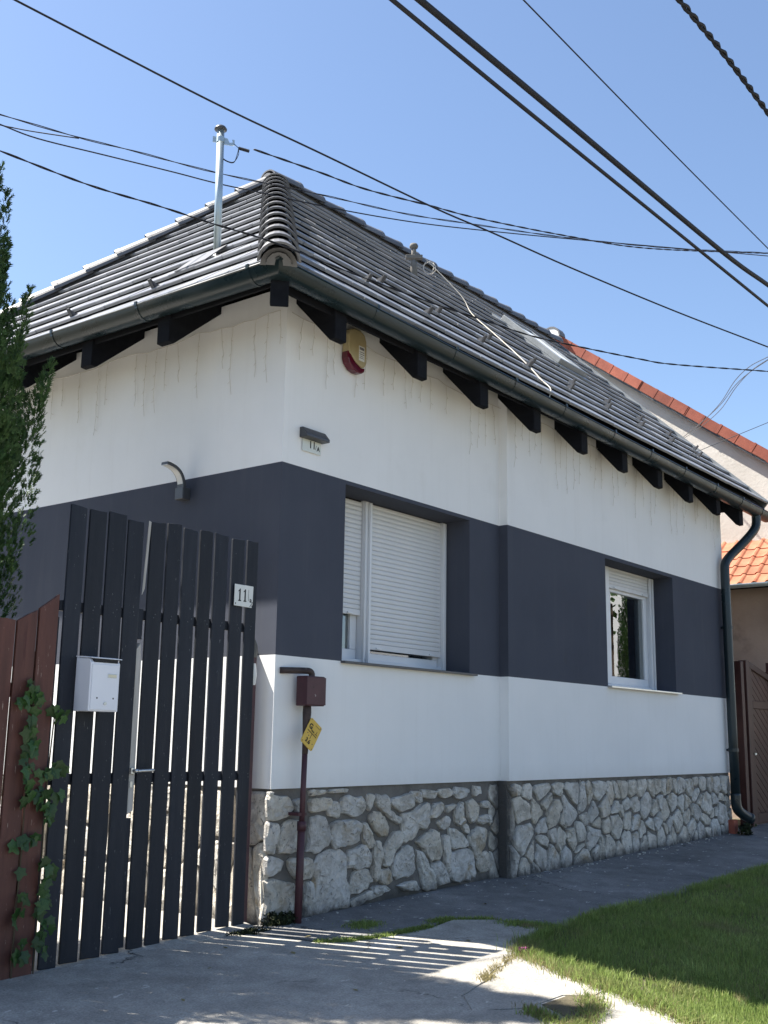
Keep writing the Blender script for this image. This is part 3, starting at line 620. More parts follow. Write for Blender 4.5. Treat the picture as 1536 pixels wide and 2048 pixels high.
def poly_tile(P, fr, v0):
    """P: convex outline in (u, v); slab tile resting on the row below"""
    A = sum(P[i][0]*P[(i+1) % len(P)][1]-P[(i+1) % len(P)][0]*P[i][1] for i in range(len(P)))
    if A < 0: P = P[::-1]
    cx = sum(p[0] for p in P)/len(P); cy = sum(p[1] for p in P)/len(P)
    top = lambda v: .059 - .045*(v-v0)/.40
    vs_ = []; n = len(P)
    for u, v in P: vs_.append((u, v, top(v)-.026 if v < v0+.01 else top(v)-.018))
    for u, v in P: vs_.append((u, v, top(v)-.005))
    for u, v in P:
        ku = max(-.001, min(.001, cx-u)); kv = max(-.006, min(.006, cy-v)); vs_.append((u+ku, v+kv, top(v)))
    fs = [tuple(range(n-1,-1,-1)), tuple(range(2*n,3*n))]
    for q in (0, n):
        for i in range(n): fs.append((q+i, q+(i+1) % n, q+n+(i+1) % n, q+n+i))
    return vs_, fs
TW, TG, TE = .30, .294, .335
SH = {}
tiles = []           # (distance, mesh or (verts, faces), matrix)
def face_tiles(origin, U, V, Nn, inside, u_range):
    MF = frame(origin, U, V, Nn)
    for r_ in range(13):
        v0 = r_*TE - .035 
        u = u_range[0] - TW*.5*(r_ % 2); 
        while u < u_range[1]:
            v1 = min(v0+.40, 3.0/cs - .01)
            P = [(u,v0), (u+TG,v0), (u+TG,v1), (u,v1)]
            for hp in inside: P = clip_half(P, *hp)
            P = [p for i, p in enumerate(P) if math.hypot(p[0]-P[i-1][0], p[1]-P[i-1][1]) > 1e-4]
            if len(P) >= 3:
                full = len(P) == 4 and abs(P[0][0]-u) < 1e-6 and abs(P[1][0]-u-TG) < 1e-6 and abs(P[2][0]-u-TG) < 1e-6 and abs(P[3][0]-u) < 1e-6 and v1 == v0+.40
                jit = Matrix.Translation((random.gauss(0,.0012), random.gauss(0,.0018), random.uniform(0,.003))) @ Matrix.Rotation(random.gauss(0,.0035),4,'Y') @ Matrix.Rotation(random.gauss(0,.003),4,'X')
                W_ = MF @ Matrix.Translation((u, v0, 0)) @ jit
                L = [(a-u, b-v0) for a, b in P]
                d = ((W_ @ Vector((.15,.2,0))) - CAM).length
                tiles.append((d, 'full' if full else L, W_))
            u += TW
# front: hip at x - EX >= p  ; coordinates u = x, v
face_tiles(Vector((0,EY,EZ)), Vector((1,0,0)), Vector((0,cs,sn)), Vector((0,-sn,cs)), [(-1, cs, -EX+.0), (1, 0, XV+.02)], (-.6, XV+.1))
# left: u = -y ; hip1: y-EY >= p -> -u >= p+EY ; hip2: YF - y >= p -> u >= p - YF
face_tiles(Vector((EX,0,EZ)), Vector((0,-1,0)), Vector((cs,0,sn)), Vector((-sn,0,cs)), [(1, cs, -EY), (-1, cs, YF)], (-YF-.1, .5))
tiles.sort(key=lambda t: t[0])
FULL = poly_tile([(0,0), (TG,0), (TG,.40), (0,.40)], None, 0)
gm = Geo(); gm.add(*FULL); ME_FULL = gm.mesh('roof_tile', M['tile'])
rest = Geo()
for i, (d, L, W_) in enumerate(tiles):
    if i < 300:
        if L == 'full': me = ME_FULL
        else: gm = Geo(); gm.add(*poly_tile(L, None, 0)); me = gm.mesh('roof_tile', M['tile'])
        link('roof_tile', me, roof, W_)
    else:
        vs_, fs = FULL if L == 'full' else poly_tile(L, None, 0)
        rest.add([W_ @ Vector(p) for p in vs_], fs)
if rest.v: rest.build('far_roof_tiles', M['tile'], roof)['kind'] = 'stuff'
# back slope stays plain sheets of tile rows
g = Geo()
for r_ in range(12):
    p0, p1 = r_*TE*cs, min(3.0,(r_+1)*TE*cs+.03)
    g.prism([bk(EX+p0,p0)+Vector((0,0,.03)), bk(XV,p0)+Vector((0,0,.03)), bk(XV,p1), bk(EX+p1,p1)], (0,0,.02))
g.build('back_tile_rows', M['tile'], roof)['kind'] = 'stuff'
g = Geo(); g.prism([front_pt(XV+.018,-.03,-.05), front_pt(XV+.018,-.03,.07), front_pt(XV+.018,3.0,.07), front_pt(XV+.018,3.0,-.05)], (.03,0,0)); g.build('verge_flashing', M['skyframe'], roof)

def cap_mesh(name, L, r0_, r1_, th=.016, n=12):
    g = Geo(); rings = []
    for (v, r_) in ((0, r0_+.006), (.05, r0_+.005), (.055, r0_), (L, r1_)):
        o_ = [(math.cos(math.pi*k/n)*r_, v, math.sin(math.pi*k/n)*r_*.92 + .0) for k in range(n+1)]
        i_ = [(math.cos(math.pi*k/n)*(r_-th), v, math.sin(math.pi*k/n)*(r_-th)*.92) for k in range(n+1)]
        rings.append(o_ + i_)
    m_ = 2*(n+1); vs_ = [p for r_ in rings for p in r_]; fs = []
    for i in range(3):
        b0, b1 = i*m_, (i+1)*m_
        for k in range(n):
            fs.append((b0+k, b0+k+1, b1+k+1, b1+k)); fs.append((b0+n+1+k, b1+n+1+k, b1+n+2+k, b0+n+2+k))
        fs.append((b0, b1, b1+n+1, b0+n+1)); fs.append((b0+n, b0+2*n+1, b1+2*n+1, b1+n))
    for b0, fl in ((0, False), (3*m_, True)):
        for k in range(n):
            q = (b0+k, b0+n+1+k, b0+n+2+k, b0+k+1); fs.append(q[::-1] if fl else q)
    g.add(vs_, fs); return g.mesh(name, M['cap'], smooth=False)
CAPM = cap_mesh('hip_cap', .43, .136, .116)
def caps(name, a, b, n, lift=.012):
    d = (b-a); L = d.length; d.normalize(); s = d.cross(Vector((0,0,1))).normalized(); up = s.cross(d)
    for i in range(n):
        p = a + d*(L*i/n - .06) + up*(lift + .022)
        R_ = frame(p, s, d, up) @ Matrix.Rotation(-.034,4,'X') @ Matrix.Rotation(random.gauss(0,.012),4,'Y') @ Matrix.Rotation(random.gauss(0,.006),4,'Z')
        link(name, CAPM, roof, R_)
    if name == 'hip_cap':
        g = Geo(); g.prism([a + d*.07 - up*.012 + s*.122*math.cos(math.pi*k/10) + up*(.118*math.sin(math.pi*k/10)) for k in range(11)], d*.12); g.build('hip_end_plug', M['cap'], roof)
    g = Geo(); q = [a + d*.02 + s*.085*math.cos(math.pi*k/6) + up*(.085*math.sin(math.pi*k/6)) for k in range(7)]
    g.prism(q, b-a); g.build('cap_bed', M['cap'], roof)
hip0 = Vector((EX-.085, EY-.085, EZ-.078))
caps('hip_cap', hip0, APEX, 14); caps('hip_cap', Vector((EX, YF, EZ)), APEX, 14); caps('ridge_cap', Vector((XV,2.6,APEX.z)), APEX + Vector((-.12,0,0)), 17)
g = Geo(); g.lathe(APEX + Vector((-.02,0,-.02)), [(.115,-.10), (.12,.0), (.105,.045), (.07,.075), (.03,.085)], 14); g.build('apex_cap', M['cap'], roof, smooth=True)

# snow guards
def guard_mesh():
    g = Geo(); g.box(-.017,.017,-.02,.16,.0,.004); 
    g.prism([(-.017,-.005,.0), (-.017,.0,.095), (-.017,.012,.095), (-.017,.008,.0)], (.034,0,0))
    g.prism([(-.004,.0,.085), (-.004,.085,.004), (-.004,.07,.004), (-.004,.0,.07)], (.008,0,0))
    for s in (-1, 1): g.prism([(s*.017,-.003,.0), (s*.017,.0,.095), (s*.017,.03,.05), (s*.017,.05,.0)], (-s*.003,0,0))
    return g.mesh('snow_guard', M['darkmetal'])
GM = guard_mesh()
FO = lambda x, v: frame(front_pt(x, v*cs, .036), Vector((1,0,0)), Vector((0,cs,sn)), Vector((0,-sn,cs)))
LO = lambda y, v: frame(left_pt(y, v*cs, .036), Vector((0,-1,0)), Vector((cs,0,sn)), Vector((-sn,0,cs)))
for k in range(9):
    link('snow_guard', GM, roof, FO(.93+.83*k, TE*2-.02)); link('snow_guard', GM, roof, FO(1.42+.83*k, TE*3-.02))
for y_ in (1.08, 2.07, 3.06, 4.05): link('snow_guard', GM, roof, LO(y_, TE*1-.02))

# roof window
g = Geo(); MFw = frame(Vector((0,EY,EZ)), Vector((1,0,0)), Vector((0,cs,sn)), Vector((0,-sn,cs)))
def fbox(g, u0, u1, v0, v1, n0, n1):
    b = Geo(); b.box(u0,u1,v0,v1,n0,n1); g.add([MFw @ Vector(p) for p in b.v], b.f)
fbox(g, 5.78, 6.62, 1.95, 3.25, .03, .055)
sk = g.build('roof_window', M['skyframe'], roof)
g = Geo(); fbox(g, 5.86,5.93,2.05,3.15,.055,.12); fbox(g, 6.47,6.54,2.05,3.15,.055,.12); fbox(g, 5.93,6.47,2.05,2.12,.055,.12); fbox(g, 5.93,6.47,3.08,3.15,.055,.12); bevel(g.build('window_frame', M['skyframe'], sk), .005)
g = Geo(); fbox(g, 5.93,6.47,2.12,3.08,.085,.10); g.build('window_pane', M['blind'], sk)

# rafters, fascia, gutter
for x in [.089, 1.055, 1.924, 2.79, 3.67, 4.53, 5.37, 6.19, 7.0, 7.74]:
    dz_ = -.008*x
    g = Geo(); g.prism([(x,-.375,3.875+dz_), (x,-.325,3.87+dz_), (x,.10,4.315), (x,.10,4.50), (x,-.375,4.10)], (.125,0,0)); bevel(g.build('rafter', M['wood_dark'], house), .006)
for y_ in [.68, 1.555, 2.43, 3.30, 4.17, 5.0]:
    g = Geo(); g.prism([(-.49,y_,3.905), (-.44,y_,3.90), (.10,y_,4.345), (.10,y_,4.52), (-.49,y_,4.11)], (0,.13,0)); bevel(g.build('rafter', M['wood_dark'], house), .006)
g = Geo(); d = Vector((1,1,0)).normalized(); s = Vector((1,-1,0)).normalized(); c0 = Vector((-.50,-.40,3.90))
g.prism([c0 - s*.06, c0 + s*.06, c0 + s*.06 + Vector((0,0,.22)), c0 - s*.06 + Vector((0,0,.22))], d*.25 + Vector((0,0,.12)))
bevel(g.build('rafter', M['wood_dark'], house), .006)
g = Geo(); g.box(-.47, XV-.1, -.345, -.322, 4.05, 4.145); g.box(-.475, -.452, -.345, YF-.1, 4.075, 4.145); bevel(g.build('fascia_board', M['wood_dark'], house), .004)
g = Geo()     # boarding under the tiles
for k in range(4):
    p0, p1 = .10+k*.155, .10+k*.155+.145
    g.prism([front_pt(EX+p0+.05,p0,-.085), front_pt(XV-.05,p0,-.085), front_pt(XV-.05,p1,-.085), front_pt(EX+p1+.05,p1,-.085)], (0,-.01,.014))
    g.prism([left_pt(EY+p0+.05,p0,-.085), left_pt(EY+p1+.05,p1,-.085), left_pt(YF-p1-.05,p1,-.085), left_pt(YF-p0-.05,p0,-.085)], (-.01,0,.014))
g.build('eaves_boarding', M['wood_dark'], house)
def sweep(path, prof):
    """path: list of (point, outward vector); prof: (outward, up) closed"""
    vs_ = []; n = len(prof); fs = []
    for p, o_ in path: vs_ += [Vector(p) + Vector(o_)*a + Vector((0,0,b)) for a, b in prof]
    for i in range(len(path)-1):
        for k in range(n): fs.append((i*n+k, i*n+(k+1) % n, (i+1)*n+(k+1) % n, (i+1)*n+k))
    fs.append(tuple(range(n-1,-1,-1))); fs.append(tuple(range((len(path)-1)*n, len(path)*n))); return vs_, fs
GR = .088
pr = [(math.cos(math.pi*k/14)*GR, -math.sin(math.pi*k/14)*GR) for k in range(15)]
prof = [(GR+.006,.010), (GR+.010,.002), (GR+.002,-.004)] + pr[1:] + [(-GR,.012), (-GR+.004,.012)] + [(math.cos(math.pi*k/14)*(GR-.004), -math.sin(math.pi*k/14)*(GR-.004)) for k in range(14,-1,-1)]
zg = lambda x: 4.165 - .0125*x
path = [((8.62,-.412,zg(8.6)), (0,-1,0)), ((-.532,-.412,4.168), (-1,-1,0)), ((-.532,YF,4.225), (-1,0,0))]
g = Geo(); g.add(*sweep(path, prof)); gutter = g.build('gutter', M['gutter'], house, smooth=True)
md = gutter.modifiers.new('edges', 'EDGE_SPLIT'); md.split_angle = math.radians(35)
bp_ = [(math.cos(math.pi*k/12)*(GR+.005), -math.sin(math.pi*k/12)*(GR+.005)) for k in range(13)]
bprof = bp_ + [(a*.955, b*.955) for a, b in bp_[::-1]]
for x in (.40, 1.40, 2.29, 3.15, 4.13, 4.97, 5.83, 6.73, 7.55, 8.25):
    g = Geo(); P = [((x-.013,-.412,zg(x)), (0,-1,0)), ((x+.013,-.412,zg(x)), (0,-1,0))]; g.add(*sweep(P, bprof)); g.box(x-.013,x+.013,-.512,-.500,zg(x)-.005,zg(x)+.026); g.build('gutter_bracket', M['gutter'], gutter)
for y_ in (-.22, .90, 1.90, 2.9, 3.9, 4.9):
    g = Geo(); z_ = 4.168+.0095*(y_+.4); P = [((-.532,y_-.013,z_), (-1,0,0)), ((-.532,y_+.013,z_), (-1,0,0))]; g.add(*sweep(P, bprof)); g.box(-.632,-.620,y_-.013,y_+.013,z_-.005,z_+.026); g.build('gutter_bracket', M['gutter'], gutter)
for x in (.22, 1.25, 3.6):           # joint sleeves
    g = Geo(); P = [((x-.05,-.412,zg(x)), (0,-1,0)), ((x+.05,-.412,zg(x)), (0,-1,0))]; s_ = 1.02; g.add(*sweep(P, [(a*s_, b*s_) for a, b in pr] + [(a*.99, b*.99) for a, b in pr[::-1]])); g.build('gutter_joint', M['gutter'], gutter)
# downpipe
dp = catmull([(8.22,-.412,4.02), (8.22,-.41,3.90), (8.18,-.39,3.80), (8.02,-.30,3.62), (7.83,-.20,3.44), (7.73,-.172,3.33), (7.71,-.17,3.2)], 5)
g = Geo(); g.tube(dp + [Vector((7.71,-.17,2.3)), Vector((7.715,-.17,1.3)), Vector((7.72,-.17,.56))], .056, 14)
pipe = g.build('downpipe', M['gutter'], house, smooth=True)
g = Geo(); g.tube(catmull([(7.72,-.17,.60), (7.72,-.17,.50), (7.74,-.18,.42), (7.82,-.21,.36), (7.93,-.25,.315)], 4), .060, 14); g.tube([(7.905,-.242,.322), (7.945,-.256,.308)], .066, 14); g.build('downpipe_shoe', M['gutter'], pipe, smooth=True)
for z_ in (2.55, 1.10):
    g = Geo(); g.tube([(7.714,-.17,z_-.02), (7.714,-.17,z_+.02)], .062, 14); g.box(7.705,7.725,-.12,-.088,z_-.012,z_+.012); g.build('pipe_clip', M['gutter'], pipe)
g = Geo(); g.box(7.66,7.78,-.16,-.02,-.1,.30); bevel(g.build('brick_block', M['vergetile'], house), .01)

# ------------------------------------------------------------------ things fixed to the house
UP = Vector((0,0,1))
# siren
t = thing('alarm_siren', (.725,0,3.88), 'yellowed alarm siren with red lens on the wall under the eaves', 'siren')
sx_ = lambda P: [(.600 + (a-.600)*.82, b) for a, b in P]
out_ = [(.600,3.985), (.600,4.13), (.625,4.175), (.68,4.195), (.77,4.195), (.83,4.17), (.855,4.12), (.855,3.95), (.835,3.915), (.79,3.905), (.70,3.935), (.655,3.965)]
bevel(Geo().prism([(a,-.002,b) for a, b in sx_(out_)], (0,-.072,0)).build('siren_body', M['siren'], t), .012, 3)
lens = [(.596,4.0), (.615,4.005), (.640,3.985), (.66,3.962), (.70,3.932), (.79,3.902), (.842,3.912), (.835,3.880), (.80,3.862), (.74,3.858), (.67,3.872), (.615,3.91), (.596,3.945)]
bevel(Geo().prism([(a,-.004,b) for a, b in sx_(lens)], (0,-.066,0)).build('siren_lens', M['redlens'], t), .010, 3)
g = Geo(); g.box(.715,.780,-.0765,-.0735,3.955,4.07); st = g.build('sticker', M['sticker'], t)
g = Geo()
for k, (w0, hh) in enumerate([(.052,.020), (.052,.006), (.052,.006), (.046,.004), (.05,.004)]):
    zc = (4.05, 4.022, 4.006, 3.990, 3.976)[k]; g.box(.721,.721+w0,-.078,-.0763,zc-hh/2,zc+hh/2)
g.build('sticker_print', M['stickgrey'], st)
# number plate with little lamp hood
t = thing('house_number_lamp', (.29,0,3.16), 'clear house number plate 11/A under a black wedge lamp on white wall', 'house number')
g = Geo(); g.prism([(.165,-.001,3.315), (.165,-.03,3.315), (.165,-.075,3.262), (.165,-.075,3.240), (.165,-.001,3.240)], (.245,0,0)); bevel(g.build('lamp_hood', M['darkmetal'], t), .004)
g = Geo(); g.box(.19,.385,-.012,-.007,3.150,3.240); bevel(g.build('plate', M['clear'], t), .004)
for s, x, z, sz, bd in (('11', .292, 3.204, .075, .0012), ('/', .330, 3.193, .046, 0), ('A', .356, 3.188, .046, .001)):
    link('numeral', text_mesh('numeral', s, sz, M['black'], bold=bd), t, frame(Vector((x,-.0125,z)), Vector((1,0,0)), UP, Vector((0,-1,0))))
# curved lamp on the gate side
t = thing('wall_lamp', (-.05,.96,2.86), 'curved dark grey wall lamp on the side wall above the gate', 'lamp')
g = Geo(); g.box(-.075,-.001,.915,1.005,2.865,2.955); bevel(g.build('lamp_base', M['darkmetal'], t), .006)
arm = catmull([(-.055,0,2.955), (-.060,0,3.0), (-.085,0,3.05), (-.13,0,3.085), (-.19,0,3.102), (-.225,0,3.105)], 5)
g = Geo(); n_ = len(arm)
vs_ = [];
for i, p in enumerate(arm):
    tg = (arm[min(i+1,n_-1)]-arm[max(i-1,0)]).normalized(); nn = Vector((-tg.z,0,tg.x))*-1
    for a, b in ((.925,-.009), (.995,-.009), (.995,.012), (.925,.012)): vs_.append(Vector((p.x,a,p.z)) + nn*b)
fs = [(i*4+k, i*4+(k+1) % 4, i*4+4+(k+1) % 4, i*4+4+k) for i in range(n_-1) for k in range(4)] + [(3,2,1,0), tuple(range(4*n_-4, 4*n_))]
g.add(vs_, fs); g.build('lamp_arm', M['darkmetal'], t)
vs_ = []
for i, p in enumerate(arm[3:]):
    i += 3; tg = (arm[min(i+1,n_-1)]-arm[max(i-1,0)]).normalized(); nn = Vector((-tg.z,0,tg.x))*-1
    for a, b in ((.933,-.0125), (.987,-.0125), (.987,-.0085), (.933,-.0085)): vs_.append(Vector((p.x,a,p.z)) + nn*b)
m_ = n_-3; fs = [(i*4+k, i*4+(k+1) % 4, i*4+4+(k+1) % 4, i*4+4+k) for i in range(m_-1) for k in range(4)] + [(3,2,1,0), tuple(range(4*m_-4, 4*m_))]
g = Geo(); g.add(vs_, fs); g.build('lamp_panel', M['lamplens'], t)
# gas riser
t = thing('gas_pipe', (.2,-.1,0), 'dark red gas riser pipe with a small meter box in front of the stone base', 'pipe')
g = Geo(); g.tube([(.222,-.09,1.10), (.215,-.09,.8), (.21,-.09,.55)], .019, 12); g.build('upper_pipe', M['oxide'], t, smooth=True)
g = Geo(); g.tube([(.21,-.09,.62), (.205,-.09,.3), (.198,-.09,-.06)], .026, 12); g.tube([(.211,-.09,.63), (.210,-.09,.57)], .031, 12); g.build('sleeve_pipe', M['oxide'], t, smooth=True)
g = Geo(); g.tube([(.232,-.09,1.40), (.230,-.09,1.33), (.227,-.09,1.22), (.222,-.09,1.06)], [.026,.030,.024,.020], 12); g.build('wrapped_joint', M['rustpipe'], t, smooth=True)
g = Geo(); g.box(.165,.345,-.145,-.045,1.375,1.572); bx = bevel(g.build('regulator_box', M['oxide'], t), .006)
g = Geo(); g.box(.160,.350,-.150,-.146,1.382,1.565); bevel(g.build('box_door', M['oxide'], bx), .003)
g = Geo(); g.box(.346,.362,-.13,-.09,1.40,1.47); g.tube([(.354,-.11,1.47), (.354,-.11,1.485)], .012, 8); bevel(g.build('hasp', M['oxide'], bx), .003)
g = Geo(); g.tube(catmull([(.262,-.095,1.565), (.262,-.095,1.590), (.245,-.090,1.606), (.20,-.075,1.608), (.12,-.045,1.606), (.045,-.006,1.604)], 4), .0215, 12); g.build('inlet_pipe', M['rustpipe'], t, smooth=True)
g = Geo(); g.box(.165,.245,-.10,.01,.665,.685); g.build('pipe_bracket', M['oxide'], t)
t = thing('gas_marker_sign', (.238,-.13,1.19), 'tilted yellow gas marker sign with G and 3.6 hanging on the pipe', 'sign')
a = math.radians(-34); Wx = Vector((math.cos(a),0,math.sin(a))); Hx = Vector((-math.sin(a),0,math.cos(a))); c0 = Vector((.237,-.126,1.188)); Nx = Vector((0,-1,0))
sm = frame(c0, Wx, Hx, Nx)
g = Geo(); g.prism([(x*.066*q, y*.092*p, 0) for x, y, q, p in ((-1,-1,.86,1), (1,-1,.86,1), (1,-1,1,.9), (1,1,1,.9), (1,1,.86,1), (-1,1,.86,1), (-1,1,1,.9), (-1,-1,1,.9))], (0,0,.006))
o = link('sign_plate', g.mesh('sign_plate', M['signyellow']), t, sm); bevel(o, .0015)
for s, x, y, sz, bd in (('G', -.036, .040, .050, .0016), ('7560', -.004, .021, .017, .0004), ('3.6', -.008, -.056, .042, .0014)):
    link('sign_letter', text_mesh('sign_letter', s, sz, M['black'], bold=bd), t, sm @ Matrix.Translation((x, y, .0066)))
g = Geo(); g.box(-.052,.050,.003,.008,.0060,.0072); g.box(-.002,.002,-.034,.003,.0060,.0072); g.box(.022,.050,.018,.0215,.0060,.0072); g.box(.0345,.0375,.0215,.044,.0060,.0072); g.box(.0,.05,.068,.0705,.0060,.0070)
link('sign_lines', g.mesh('sign_lines', M['black']), t, sm)
g = Geo()
for x, y in ((-.054,.08), (.054,.08), (.054,-.08), (-.054,-.08), (-.04,-.012), (-.022,-.022), (.042,-.05)): g.lathe((x,y,.006), [(.004,0), (.0035,.002)], 8)
link('sign_rivets', g.mesh('sign_rivets', M['darkmetal']), t, sm)

# roof masts
t = thing('roof_mast', (.183,.958,4.83), 'tall thin galvanised mast with dark cap rising from the left roof slope', 'mast', 'service masts on the roof')
g = Geo(); g.tube([(.183,.958,4.80), (.156,.958,5.965)], .030, 16); g.build('mast_pole', M['galv'], t, smooth=True)
g = Geo(); g.lathe((.1555,.958,5.945), [(.034,0), (.050,.008), (.052,.016), (.040,.034), (.018,.048), (.004,.050)], 14); g.build('mast_cap', M['darkmetal'], t, smooth=True)
d = Vector((.61,-.79,-.09)); s_ = Vector((.79,.61,0)).normalized(); c0 = Vector((.158,.958,5.865))
def plate(pts, th=.004):
    return [c0 + d*a + UP*b + s_*th for a, b in pts]
g = Geo(); g.prism(plate([(-.062,-.022), (-.028,-.022), (-.028,.026), (-.062,.030)]), s_*-.006); g.prism(plate([(.028,-.035), (.10,-.04), (.115,-.035), (.115,.012), (.095,.014), (.10,-.012), (.075,-.016), (.058,.020), (.028,.024)]), s_*-.006)
g.tube([c0+UP*-.022, c0+UP*.022], .034, 14); g.build('mast_clamp', M['galv'], t)
g = Geo(); g.prism([left_pt(.958+a, .56+b, .062) for a, b in ((-.14,-.06), (.16,-.10), (.18,.10), (-.14,.16))], (0,0,.012)); g.lathe((.183,.958,4.80), [(.06,0), (.045,.06), (.033,.09)], 12); g.build('mast_flashing', M['darkmetal'], t)
g = Geo(); a0 = c0 + d*.15 + UP*-.055
g.tube([c0 + d*.11 + UP*-.02, a0], .003, 6); g.tube([a0, a0 + d*.085 + UP*-.018], .0135, 8); 
for k in range(2): g.tube(catmull([a0 + d*.0 + UP*(-.005), a0 + d*(.0-.01*k) + UP*-.06, a0 + d*(-.035) + UP*(-.125-.006*k), a0 + d*-.095 + UP*(-.118-.006*k), a0 + d*-.148 + UP*(-.080-.008*k)], 5), .0028, 6)
g.build('cable_anchor', M['rubber'], t)
t = thing('roof_mast', (3.785,1.70,6.12), 'short stubby grey mast with knob and crossbar on the street roof slope', 'mast', 'service masts on the roof')
g = Geo(); g.tube([(3.785,1.70,6.08), (3.782,1.70,6.28), (3.779,1.70,6.36)], [.048,.038,.029], 12); g.tube([(3.779,1.70,6.36), (3.777,1.70,6.52)], .027, 12); g.build('mast_pole', M['cement'], t, smooth=True)
g = Geo(); g.lathe((3.777,1.70,6.50), [(.028,0), (.046,.012), (.050,.032), (.04,.055), (.012,.068)], 12); g.build('mast_cap', M['cement'], t, smooth=True)
c1 = Vector((3.779,1.70,6.40)); q = [c1 + Vector((.61,-.79,0))*a + UP*b + Vector((.79,.61,0))*.032 for a, b in ((-.09,-.022), (.098,-.022), (.098,.022), (-.09,.022))]
g = Geo(); g.prism(q, Vector((.79,.61,0))*-.064); bevel(g.build('crossbar', M['cement'], t), .006)
# white cable lying on the roof
cab = [front_pt(3.90,2.03/.93*.93-.02,.25), front_pt(3.98,1.93,.13)]
pts = [c1 + Vector((.07,-.10,-.01)), front_pt(3.99,1.72,.15), front_pt(3.96,1.50,.07), front_pt(3.84,1.15,.062), front_pt(3.66,.80,.062), front_pt(3.47,.52,.062), front_pt(3.33,.36,.06), front_pt(3.18,.20,.062), front_pt(3.00,.02,.07), Vector((2.93,-.45,4.16))]
g = Geo(); g.tube(catmull(pts, 6), .0048, 8); tag(g.build('white_cable', M['wirewhite'], None, smooth=True), 'white cable running down the street roof slope from the short mast to the gutter', 'cable')
g = Geo()
for k in range(2):
    g.tube([c1 + Vector((.10+.02*k,-.13,-.12)) + Vector((.61,-.79,0))*math.cos(v*.7+k)*(.06+.01*k) + UP*math.sin(v*.7+k)*.075 for v in range(10)], .004, 6)
tag(g.build('cable_coil', M['cord'], None, smooth=True), 'loose loops of spare cable beside the short mast', 'cable')

# ------------------------------------------------------------------ icicle light strings
def strand_mesh(L, seed):
    R_ = random.Random(seed); g = Geo(); P = []; x = y_ = 0
    n = max(4, int(L/.05))
    for i in range(n+1):
        P.append(Vector((x, y_, -L*i/n))); x += R_.gauss(0,.007); y_ = R_.uniform(-.006,.003)
    g.tube(P, .0017, 5)
    for i in range(2, n, 2):
        s = R_.choice((-1,1)); p = P[i]; g.tube([p, p + Vector((s*R_.uniform(.012,.028), 0, -R_.uniform(.005,.02)))], .002, 4)
    return g.mesh('strand', M['cord'])
STR = [strand_mesh(l, i) for i, l in enumerate((.28,.36,.44,.52,.40,.32,.58,.25))]
t = thing('light_string', (.1,-.02,4.1), 'unlit icicle light string hanging along the street wall under the rafters', 'light string', 'icicle lights under the eaves')
def yw(x): return -.018 if x < 2.8 else WP-.018
P = []; x = .03
while x < 7.84: P.append(Vector((x, yw(x), 4.13 - .022*abs(math.sin(x*3.6)) - .006*x + random.uniform(-.01,.01)))); x += .12
g = Geo(); g.tube(P, .0026, 5); g.build('cord', M['cord'], t)
for i, p in enumerate(P):
    if i % 3 == 1 or random.random() < .52: link('strand', STR[random.randrange(8)], t, Matrix.Translation(p) @ Matrix.Rotation(random.uniform(-.12,.12),4,'Y'))
t = thing('light_string', (-.02,.1,4.1), 'unlit icicle light string hanging along the side wall above the gate', 'light string', 'icicle lights under the eaves')
P = []; x = .05
while x < 4.8: P.append(Vector((-.018, x, 4.15 - .022*abs(math.sin(x*3.4)) + random.uniform(-.01,.01)))); x += .12
g = Geo(); g.tube(P, .0026, 5); g.build('cord', M['cord'], t)
for i, p in enumerate(P):
    if i % 3 == 1 or random.random() < .4: link('strand', STR[random.randrange(8)], t, Matrix.Translation(p) @ Matrix.Rotation(math.pi/2 + random.uniform(-.1,.1),4,'Z'))

# ------------------------------------------------------------------ gate, post, letterbox, number plate
t = thing('slat_gate', (-.9,.05,-.02), 'tall blue-black slatted wooden gate with a lever handle between fence and house', 'gate')
EDG = [(-1.663,-1.551), (-1.534,-1.414), (-1.397,-1.267), (-1.256,-1.138), (-1.088,-.971), (-.955,-.842), (-.820,-.705), (-.685,-.576), (-.555,-.437), (-.405,-.292), (-.266,-.163)]
TOP = [2.435, 2.433, 2.44, 2.418, 2.437, 2.448, 2.432, 2.443, 2.443, 2.434, 2.441]; BOT = [-.043, -.029, -.025, -.020, -.015, -.010, 0, .006, .015, .020, .020]
for (xa, xb), zt, zb in zip(EDG, TOP, BOT):
    tl = random.uniform(-.006,.006); g = Geo(); xa += .0045
    g.prism([(xa,.034,zb+random.uniform(-.006,.006)), (xb,.034,zb), (xb+tl*.5,.034,zt+tl), (xb-.4*(xb-xa)+tl*.5,.034,zt+random.uniform(-.004,.004)), (xa+tl*.5,.034,zt-tl)], (0,.016,0))
    bevel(g.build('slat', M['gatewood'], t), .003)
for (xa, xb) in EDG:
    for z0 in (.915, .935, 1.855, 1.875):
        q = (xa+xb)/2 + .02 + random.uniform(-.018,.018); g = Geo(); g.lathe((0,0,0), [(.0042,0), (.0036,.0018)], 8)
        link('screw_head', g.mesh('screw_head', M['darkmetal']), t, Matrix.Translation((q,.034,z0)) @ Matrix.Rotation(math.pi/2,4,'X'))
for z0 in (.895, 1.835):
    for xa, xb in ((-1.68,-1.135), (-1.10,-.15)):
        g = Geo(); g.box(xa,xb,.0505,.085,z0,z0+.058); bevel(g.build('rail', M['gatewood'], t), .004)
g = Geo(); g.prism([(-1.136,.040,.72), (-1.092,.040,.74), (-1.094,.040,1.60), (-1.106,.040,1.70), (-1.136,.040,1.66)], (0,.04,0)); bevel(g.build('lock_stile', M['barewood'], t), .004)
for z0, z1 in ((.0,.70), (1.72,1.90)): g = Geo(); g.box(-1.136,-1.094,.050,.082,z0,z1); g.build('stile', M['gatewood'], t)
